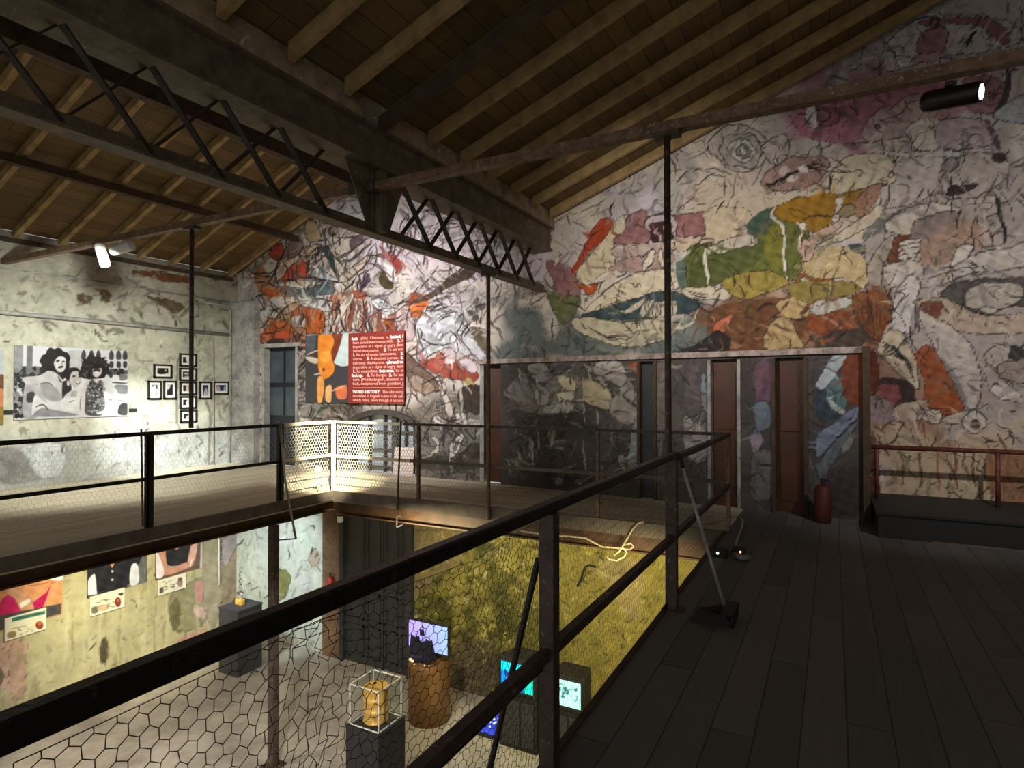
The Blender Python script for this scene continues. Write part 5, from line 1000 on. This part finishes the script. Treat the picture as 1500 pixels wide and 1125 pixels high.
link('case', MB().box((-1.02, 6.02, 0), (-.90, 6.16, .07)).box((-.88, 6.2, 0), (-.76, 6.34, .055)), M['black'], t, bevel=.008)
link('indicator_light', MB().lathe((-.98, 6.018, .045), [(.012, 0), (.012, .006)], 12, (0, -1, 0)), M['tube'], t)
link('indicator_light', MB().lathe((-.80, 6.198, .035), [(.010, 0), (.010, .006)], 12, (0, -1, 0)), emit('orange_indicator', (255, 170, 120), 3.), t)
link('plug', MB().tube([(-.84, 6.1, .03), (-.76, 6.02, .03), (-.70, 6.06, .03)], .028, 10), M['jamb'], t, True)
hc = lambda pts, ax, v: [at(700 + x / 3.75, 600 + y / 3.75, ax, v) for x, y in pts]
tag(link('cable', MB().tube(hc([(1110, 575), (1200, 565), (1290, 555), (1380, 530), (1430, 522), (1452, 550), (1440, 600), (1420, 650), (1408, 690)], 'Z', .012), .010, 6), M['cord'], None, True), 'pale cable lying on the boards by the far right corner', 'cable')
tag(link('cable', MB().tube(hc([(230, 603), (400, 628), (500, 632), (590, 642), (680, 690), (760, 696), (830, 705), (852, 690), (838, 670), (795, 682), (775, 715), (740, 740)], 'Y', YF - .07), .012, 6), M['cord'], None, True), 'pale cable running along the far beam into a loop', 'cable')
tag(link('cable', MB().tube(hc([(910, 552), (880, 560), (850, 590), (815, 650), (790, 690), (815, 720), (800, 745), (760, 765), (720, 758), (700, 742)], 'Y', YF - .075), .012, 6), M['cord'], None, True), 'pale cable dropping over the far floor edge in a loop', 'cable')
t = thing('strip_lamp', (-1.2, 6.35, -.22), 'lit strip lamp under the right floor edge by the far corner', 'lamp')
link('tube', MB().tube([(-1.20, 5.75, -.21), (-1.20, 6.85, -.21)], .022, 10), M['tube'], t, True)
link('housing', MB().box((-1.22, 5.7, -.18), (-1.10, 6.9, -.15)).box((-1.225, 5.7, -.235), (-1.175, 5.75, -.15)).box((-1.225, 6.85, -.235), (-1.175, 6.9, -.15)), M['white'], t)

# ================================================================== LOWER FLOOR
t = thing('plinth', (-9.97, 7.8, ZL), 'dark grey square plinth carrying the golden padlock, by the lit wall bay', 'plinth', 'display plinths')
link('body', MB().box((-10.23, 7.54, ZL), (-9.71, 8.08, ZL + 1.19)), M['plinth'], t); link('top', MB().box((-10.24, 7.53, ZL + 1.19), (-9.70, 8.09, ZL + 1.22)), M['plinth'], t)
z = ZL + 1.22; c0 = Vector((-9.98, 7.8, z)); t = thing('padlock', c0, 'golden padlock with an upright chain, on the dark grey plinth', 'padlock')
link('lock_body', MB().box((c0.x - .09, c0.y - .045, z), (c0.x + .09, c0.y + .045, z + .11)), M['gold'], t, bevel=.015)
link('shackle', MB().tube([(c0.x + .055 * math.cos(a), c0.y, z + .16 + .06 * math.sin(a)) if 0 <= i <= 8 else None for i, a in enumerate(np.linspace(0, math.pi, 9))], .012, 8).tube([(c0.x - .055, c0.y, z + .1), (c0.x - .055, c0.y, z + .16)], .012, 8).tube([(c0.x + .055, c0.y, z + .1), (c0.x + .055, c0.y, z + .16)], .012, 8), M['steel'], t, True)
for k in range(8):
    ct = Vector((c0.x + .01 * math.sin(k), c0.y, z + .24 + .058 * k)); ax = Vector((1, 0, 0)) if k % 2 else Vector((0, 1, 0))
    link('chain_link', MB().tube([ct + ax * .02 * math.cos(a) + Vector((0, 0, .042 * math.sin(a))) for a in np.linspace(0, 2 * math.pi, 15)], .007, 6), M['steel'], t, True)
t = thing('plinth', (-5.16, 6.04, ZL), 'black square plinth carrying the glass case with the barrel', 'plinth', 'display plinths')
link('body', MB().box((-5.42, 5.78, ZL), (-4.90, 6.30, ZL + 1.08)), M['black'], t); link('top', MB().box((-5.425, 5.775, ZL + 1.08), (-4.895, 6.305, ZL + 1.1)), M['black'], t)
z = ZL + 1.1; x0, x1, y0, y1, zh = -5.39, -4.93, 5.82, 6.26, z + .50
t = thing('display_case', (-5.16, 6.04, z), 'clear acrylic case with pale edges over the golden barrel', 'display case')
for nm, a, b in (('pane', (x0, y0, z), (x1, y0 + .005, zh)), ('pane', (x0, y1 - .005, z), (x1, y1, zh)), ('pane', (x0, y0, z), (x0 + .005, y1, zh)), ('pane', (x1 - .005, y0, z), (x1, y1, zh)), ('lid_pane', (x0, y0, zh - .005), (x1, y1, zh))): link(nm, MB().box(a, b), M['acrylic'], t)
eg = MB(); e = .006
for x in (x0, x1):
    for y in (y0, y1): eg.box((x - e, y - e, z), (x + e, y + e, zh))
for zz in (z + e, zh):
    for y in (y0, y1): eg.box((x0, y - e, zz - e), (x1, y + e, zz + e))
    for x in (x0, x1): eg.box((x - e, y0, zz - e), (x + e, y1, zz + e))
link('edge_trim', eg, M['acrylic_edge'], t)
c0 = (-5.16, 6.04, z + .012); t = thing('barrel', c0, 'golden ribbed barrel inside the clear acrylic case', 'barrel')
rr = .155; link('drum', MB().lathe(c0, [(rr, 0), (rr + .008, .006), (rr, .014), (rr, .13), (rr + .013, .145), (rr, .16), (rr, .27), (rr + .013, .285), (rr, .30), (rr, .405), (rr + .009, .414), (rr, .422)], 32), M['gold'], t, True)
lid = link('lid', MB().lathe((c0[0], c0[1], c0[2] + .40), [(rr - .012, .0), (rr - .012, .012)], 32), M['gold'], t)
link('bung', MB().lathe((c0[0] - .06, c0[1] + .05, c0[2] + .412), [(.026, 0), (.026, .014)], 14).lathe((c0[0] + .07, c0[1] - .06, c0[2] + .412), [(.014, 0), (.014, .01)], 12), M['black'], lid)
# round pedestal, monitor, model ship
pc = Vector((-5.80, 8.08, ZL)); t = thing('round_pedestal', pc, 'ochre brown round pedestal carrying the monitor, against the mossy wall', 'pedestal')
link('drum', MB().lathe(pc, [(.33, 0), (.335, .01), (.335, .93), (.33, .945)], 40), M['rust_wood'], t, True); link('top', MB().lathe(pc + Vector((0, 0, .945)), [(.325, 0), (.325, .012)], 40), M['rust_wood'], t)
PZ = ZL + .957
t = thing('monitor', (-5.8, 8.12, PZ), 'flat monitor glowing lilac and blue on the round pedestal', 'monitor')
link('casing', MB().box((-6.22, 8.06, PZ + .10), (-5.40, 8.10, PZ + .59)), M['black'], t, bevel=.006)
p = Paint((-6.19, 8.057, PZ + .125), (.76, 0, 0), (0, 0, .44), 60, 40, (160, 150, 240), .1, 3); k = p.u[..., None]; p.C[:] = np.array((166, 142, 240.)) * (1 - k) + np.array((140, 172, 248.)) * k
M['screen'] = painted('screen_glow', 0, 5, bmp=0, rough=.3, emission=.95)
sub(p.mesh('screen', M['screen'], None, t), 'glowing lilac screen')
link('stand', MB().box((-5.86, 8.10, PZ + .012), (-5.74, 8.13, PZ + .2)).box((-5.95, 8.04, PZ), (-5.65, 8.2, PZ + .012)), M['black'], t)
sx, sy = -5.82, 7.92; t = thing('model_ship', (sx, sy, PZ), 'small dark model sailing ship in front of the lilac monitor', 'model ship')
link('hull', MB().prism([(sx - .2, sy - .05, PZ + .07), (sx - .13, sy - .05, PZ), (sx + .14, sy - .05, PZ), (sx + .23, sy - .05, PZ + .12), (sx + .12, sy - .05, PZ + .085)], (0, .1, 0)), M['navy'], t)
for dx, h in ((-.12, .44), (.01, .58), (.14, .40)): link('mast', MB().tube([(sx + dx, sy, PZ + .05), (sx + dx, sy, PZ + h)], .008, 6), M['navy'], t)
for dx, w0, w1, za, zb in ((-.12, .13, .08, .11, .42), (.01, .10, .06, .10, .36), (.15, .13, .06, .10, .40), (.01, .05, .035, .42, .55)):
    link('sail', MB().prism([(sx + dx - w0, sy - .012, PZ + za), (sx + dx + w0, sy - .012, PZ + za), (sx + dx + w1, sy - .03, PZ + zb), (sx + dx, sy - .02, PZ + zb - .04), (sx + dx - w1, sy - .03, PZ + zb)], (0, .004, 0)), M['navy'], t)
for k, (dx, dy, r_, m_) in enumerate(((-.19, -.05, .035, 'letter_b'), (-.13, -.08, .03, 'letter_b'), (-.05, -.14, .018, 'white'), (.12, -.1, .016, 'white'), (.19, -.08, .014, 'white'))):
    lab = ['larger pale pebble left of the model ship', 'pale pebble beside the larger one, left of the model ship', 'small white pebble in front of the ship hull', 'small white pebble right of the ship hull', 'rightmost tiny white pebble on the round pedestal'][k]
    tag(link('pebble', MB().lathe((sx + dx, sy + dy, PZ), [(r_ * .6, 0), (r_, r_ * .4), (r_ * .8, r_ * .9), (r_ * .3, r_ * 1.1)], 12), M[m_], None, True), lab, 'pebble', 'pebbles before the model ship')
# two cube televisions on cabinets
def television(xa, xb, za, zb, draw, base, label, cab_label):
    yf = 7.95; t = thing('cabinet', ((xa + xb) / 2, yf + .25, ZL), cab_label, 'cabinet', 'cabinets under the televisions')
    link('body', MB().box((xa - .05, yf + .02, ZL), (xb + .05, yf + .47, za - .07)), M['black'], t); link('panel', MB().box((xa, yf + .008, ZL + .06), (xa + (xb - xa) * .55, yf + .02, za - .16)).box((xa + (xb - xa) * .62, yf + .008, ZL + .06), (xb, yf + .02, za - .16)), M['plinth'], t)
    t = thing('television', ((xa + xb) / 2, yf + .2, za - .07), label, 'television', 'box televisions on cabinets')
    link('casing', MB().box((xa - .06, yf, za - .07), (xb + .06, yf + .16, zb + .06)), M['black'], t, bevel=.012)
    link('rear_casing', MB().prism([(xa - .04, yf + .16, za - .05), (xb + .04, yf + .16, za - .05), (xb - .02, yf + .46, za - .05), (xa + .02, yf + .46, za - .05)], (0, 0, zb - za + .09)), M['black'], t)
    bezel = link('bezel', MB().box((xa - .025, yf - .008, za - .025), (xb + .025, yf, zb + .025)), M['plinth'], t)
    p = Paint((xa, yf - .011, za), (xb - xa, 0, 0), (0, 0, zb - za), 90, 70, base, .2, 5); draw(p); sub(p.mesh('screen', M['screen'], None, t), 'glowing screen')
    link('button', MB().lathe((xb + .02, yf - .004, za - .045), [(.008, 0), (.008, .006)], 10, (0, -1, 0)), M['red'], bezel)
def scr_a(p):
    p.t = (680, 920, 7.5); p.poly([(400, 300), (640, 380), (640, 600), (400, 600)], (20, 130, 230)); p.poly([(400, 225), (590, 270), (560, 330), (420, 320)], (20, 210, 230)); p.poly([(440, 310), (480, 330), (520, 380), (450, 370)], (20, 60, 150)); p.poly([(660, 330), (760, 360), (760, 600), (660, 590)], (20, 226, 200)); p.poly([(690, 330), (760, 340), (750, 400), (700, 390)], (20, 110, 240)); p.poly([(560, 440), (620, 400), (640, 480), (560, 560), (520, 500)], (30, 190, 240)); p.stroke([(480, 480), (560, 500), (600, 560)], 1.6, (20, 50, 160)); p.stroke([(650, 330), (655, 600)], 2, (10, 40, 90))
def scr_b(p):
    p.t = (680, 920, 7.5); k = (30, 84, 96)
    p.stroke([(1010, 462), (1085, 470)], 1.2, k, taper=False)
    for x, y, a, b in ((1000, 500, 30, 16), (1040, 530, 16, 30), (1010, 560, 14, 22), (990, 600, 16, 14), (1020, 640, 10, 20), (1110, 530, 34, 24), (1090, 560, 14, 22), (1130, 560, 16, 24), (1080, 600, 20, 16), (1220, 530, 16, 20), (1225, 640, 8, 26), (1230, 600, 14, 5)): p.blob(x, y, a, b, k, p.rng.rand(), jit=.5, a=.8)
    p.stroke([(1170, 480), (1168, 580)], 1, k); p.stroke([(1150, 530), (1190, 530)], 1, k)
television(-4.39, -3.87, -2.83, -2.43, scr_a, (20, 170, 226), 'black box television with a blue and cyan screen, behind the near post brace', 'black cabinet under the blue television')
television(-3.60, -3.13, -2.86, -2.50, scr_b, (172, 244, 232), 'black box television with a pale aqua screen of small dark marks, right of the pair', 'black cabinet under the pale aqua television')
t = thing('floor_screen', (-4.8, 8.25, ZL), 'flat screen lying tilted on the lower floor, deep blue with white dots', 'screen')
link('casing', MB().prism([(-5.10, 8.02, ZL), (-4.53, 8.02, ZL), (-4.53, 8.02, ZL + .05), (-5.10, 8.02, ZL + .05)], (0, .5, 0)).prism([(-5.05, 8.45, ZL), (-4.58, 8.45, ZL), (-4.58, 8.45, ZL + .12), (-5.05, 8.45, ZL + .12)], (0, .05, 0)), M['black'], t)
p = Paint((-5.07, 8.04, ZL + .055), (.52, 0, 0), (0, .44, .07), 80, 60, (44, 62, 190), .1, 8)
p.t = (680, 920, 7.5)
for x, y in ((100, 860), (140, 830), (180, 790), (160, 850), (215, 800), (240, 780), (130, 880), (185, 905), (250, 855), (290, 875), (300, 830), (330, 845), (328, 890), (380, 840), (400, 885), (285, 925), (350, 880), (375, 915), (310, 795), (225, 760), (170, 760), (270, 760)): p.blob(x, y, 12, 11, (230, 240, 255), var=0)
sub(p.mesh('screen', M['screen'], None, t), 'glowing deep blue screen')
# torso posters and the licence cards below them
def torso_a(p):
    p.t = (0, 740, 4.6875); p.poly([(10, 480), (-60, 300), (440, 200), (440, 590), (360, 600), (60, 680), (0, 690)], (214, 150, 108), 0, hard=True); p.poly([(20, 680), (20, 590), (80, 530), (150, 560), (170, 650)], (196, 20, 100)); p.poly([(230, 600), (340, 510), (370, 450), (310, 620), (240, 630)], (190, 16, 96)); p.poly([(30, 470), (110, 470), (230, 560), (250, 640), (170, 640), (120, 560), (60, 520)], (206, 152, 124), .8, (140, 90, 70)); p.poly([(160, 590), (220, 560), (230, 580), (170, 620)], (240, 230, 226)); p.poly([(320, 400), (440, 380), (440, 430), (360, 430)], (236, 236, 240)); p.stroke([(180, 450), (240, 470), (380, 440)], 1.2, (150, 90, 60)); p.stroke([(370, 460), (400, 440)], 1.2, (150, 90, 60))
    p.poly([(-60, 690), (440, 590), (440, 660), (-60, 800)], (70, 70, 74), 0, hard=True)
def torso_b(p):
    p.t = (0, 740, 4.6875); p.poly([(960, 200), (1020, 200), (1020, 490), (880, 520), (890, 460)], (104, 106, 110), 0, hard=True); p.poly([(640, 250), (960, 230), (965, 330), (920, 330), (900, 460), (690, 510), (680, 420), (625, 420)], (32, 32, 42)); p.poly([(620, 440), (665, 390), (680, 500), (680, 530), (625, 540)], (232, 232, 246)); p.poly([(910, 350), (940, 315), (965, 350), (965, 450), (910, 465)], (222, 222, 244)); p.poly([(760, 300), (810, 290), (785, 350)], (214, 150, 120)); p.blob(785, 372, 8, 8, (214, 210, 190)); p.blob(785, 428, 8, 8, (214, 210, 190)); p.poly([(620, 535), (1010, 480), (1010, 520), (640, 580)], (92, 92, 96), 0, hard=True); p.stroke([(760, 290), (785, 352), (812, 290)], 1.2, (10, 10, 14))
def torso_c(p):
    p.t = (0, 740, 4.6875); p.poly([(1300, 160), (1390, 140), (1385, 370), (1080, 460), (1080, 420), (1250, 360)], (110, 84, 74), 0, hard=True); p.poly([(1145, 220), (1200, 190), (1310, 180), (1315, 300), (1170, 335)], (36, 36, 40)); p.poly([(1090, 230), (1145, 220), (1170, 350), (1290, 310), (1340, 330), (1160, 400), (1120, 360)], (206, 150, 134), .8, (140, 92, 80)); p.poly([(1300, 300), (1330, 180), (1365, 165), (1360, 250), (1335, 320)], (214, 166, 156), .8, (150, 100, 92)); p.poly([(1080, 240), (1100, 250), (1140, 390), (1085, 410)], (236, 228, 244)); p.poly([(1200, 195), (1240, 190), (1235, 220), (1210, 222)], (206, 150, 134)); p.stroke([(1320, 340), (1330, 290)], 2, (236, 230, 226))
def poster(y0, y1, z0, z1, draw, base, label, sd):
    t = thing('torso_poster', (XL + .02, (y0 + y1) / 2, z0), label, 'poster', 'torso posters on the lower wall')
    link('backing_board', MB().box((XL + .002, y0, z0), (XL + .018, y1, z1)), M['black'], t)
    p = Paint((XL + .021, y0, z0), (0, y1 - y0, 0), (0, 0, z1 - z0), 110, 130, base, .35, sd); draw(p); p.mesh('print', M['print'], None, t)
poster(4.62, 5.62, -2.24, -.9, torso_a, (214, 150, 108), 'poster of a torso in a magenta top with folded arms, leftmost on the lower wall', 1)
poster(6.02, 7.06, -2.10, -.9, torso_b, (40, 40, 50), 'poster of a torso in a dark buttoned top, middle of the lower wall', 2)
poster(7.24, 8.22, -2.12, -.9, torso_c, (196, 190, 196), 'poster of a torso in a sleeveless black top, rightmost on the lower wall', 3)
def card(x0, x1, ytop, ybot, dr, lab, sd):
    xm = (x0 + x1) / 2; f = lambda x, y: at(x, y, 'X', XL + .05)
    ya, yb_, za, zb = f(x0, ybot).y, f(x1, ytop).y, f(xm, ybot).z, f(xm, ytop).z
    t = thing('licence_card', (XL + .04, (ya + yb_) / 2, za), lab, 'card', 'licence cards below the torso posters')
    link('board', MB().box((XL + .024, ya, za), (XL + .05, yb_, zb)), M['paper'], t)
    p = Paint((XL + .052, ya + .015, za + .015), (0, yb_ - ya - .03, 0), (0, 0, zb - za - .03), 80, 50, (232, 228, 210), .25, sd)
    p.t = (0, 740, 4.6875); dr(p); p.mesh('print', M['print'], None, t)
def ca(p):
    p.poly([(105, 690), (330, 640), (330, 662), (105, 716)], (52, 110, 104), 0, hard=True); p.blob(293, 738, 26, 28, (140, 60, 36)); p.blob(293, 726, 14, 16, (190, 110, 76)); p.scribble(30, 893, 52, 912, 16, [(120, 110, 80), (90, 84, 60)], (3, 8), (.5, 1.2), -.3, .2, .2); p.t = (0, 740, 4.6875); p.poly([(80, 790), (130, 780), (130, 815), (80, 825)], (150, 130, 90)); p.stroke([(100, 765), (200, 740)], 1, (130, 110, 80))
def cb(p):
    p.blob(827, 580, 20, 32, (130, 48, 40)); p.blob(827, 570, 10, 13, (180, 96, 80)); p.poly([(650, 620), (690, 612), (690, 650), (652, 658)], (120, 116, 104)); p.poly([(830, 525), (862, 518), (850, 536)], (40, 40, 50)); p.poly([(690, 610), (760, 596), (760, 630), (700, 640)], (206, 180, 150)); p.scribble(140, 860, 170, 872, 18, [(110, 90, 80), (60, 56, 56)], (4, 9), (.5, 1.1), -.3, .2, .2)
def cc_(p):
    p.poly([(1110, 490), (1135, 480), (1135, 515), (1112, 520)], (96, 92, 92)); p.blob(1250, 450, 18, 30, (150, 120, 120)); p.blob(1250, 425, 14, 14, (110, 84, 84)); p.scribble(240, 834, 262, 848, 22, [(90, 90, 96), (140, 136, 140)], (3, 8), (.6, 1.4), -.3, .3, .2)
card(12.5, 72.5, 880, 912, ca, 'white licence card with a green heading, below the magenta torso poster', 1)
card(136.5, 186, 850, 878, cb, 'white licence card with a red portrait, below the dark buttoned torso poster', 2)
card(235.5, 275, 827, 849, cc_, 'white licence card in greys, below the sleeveless torso poster', 3)
# small fittings on the lower walls
t = thing('wall_lamp', (-8.50, 8.9, -.95), 'small white wall lamp under the far beam, above the black door', 'lamp')
link('base', MB().box((-8.56, 8.86, -.86), (-8.44, YB - .12, -.82)).tube([(-8.5, 8.9, -.82), (-8.5, 8.9, -.6)], .012, 6), M['black'], t); link('shade', MB().lathe((-8.5, 8.9, -.98), [(.05, 0), (.06, .02), (.06, .11), (.045, .12)], 16), M['white'], t, True)
t = thing('fire_extinguisher', (-8.77, 8.9, -2.42), 'small red fire extinguisher hung on the brown pier by the black door', 'extinguisher')
link('body', MB().lathe((-8.77, 8.91, -2.42), [(.05, 0), (.065, .015), (.065, .27), (.04, .33), (.02, .35)], 18), M['red'], t, True); link('valve', MB().lathe((-8.77, 8.91, -2.07), [(.02, 0), (.02, .05)], 10).bar((-8.77, 8.91, -2.02), (-8.69, 8.88, -2.0), .02, .015), M['black'], t); link('bracket', MB().box((-8.8, 8.96, -2.25), (-8.74, 8.99, -2.1)), M['iron'], t)
tag(link('black_cable', MB().tube(hc([(545, 905), (560, 880), (575, 830), (590, 798), (610, 790), (645, 800)], 'Y', YB - .03), .016, 6), M['black'], None, True), 'short black hooked cord on the mossy wall', 'cord')
tag(link('wall_cable', MB().tube([(XL + .03, 8.62, -.2), (XL + .03, 8.6, -1.4), (XL + .03, 8.62, -2.6)], .018, 6), M['white'], None, True), 'white cable running down the stained lower wall by the pale bay', 'cable')
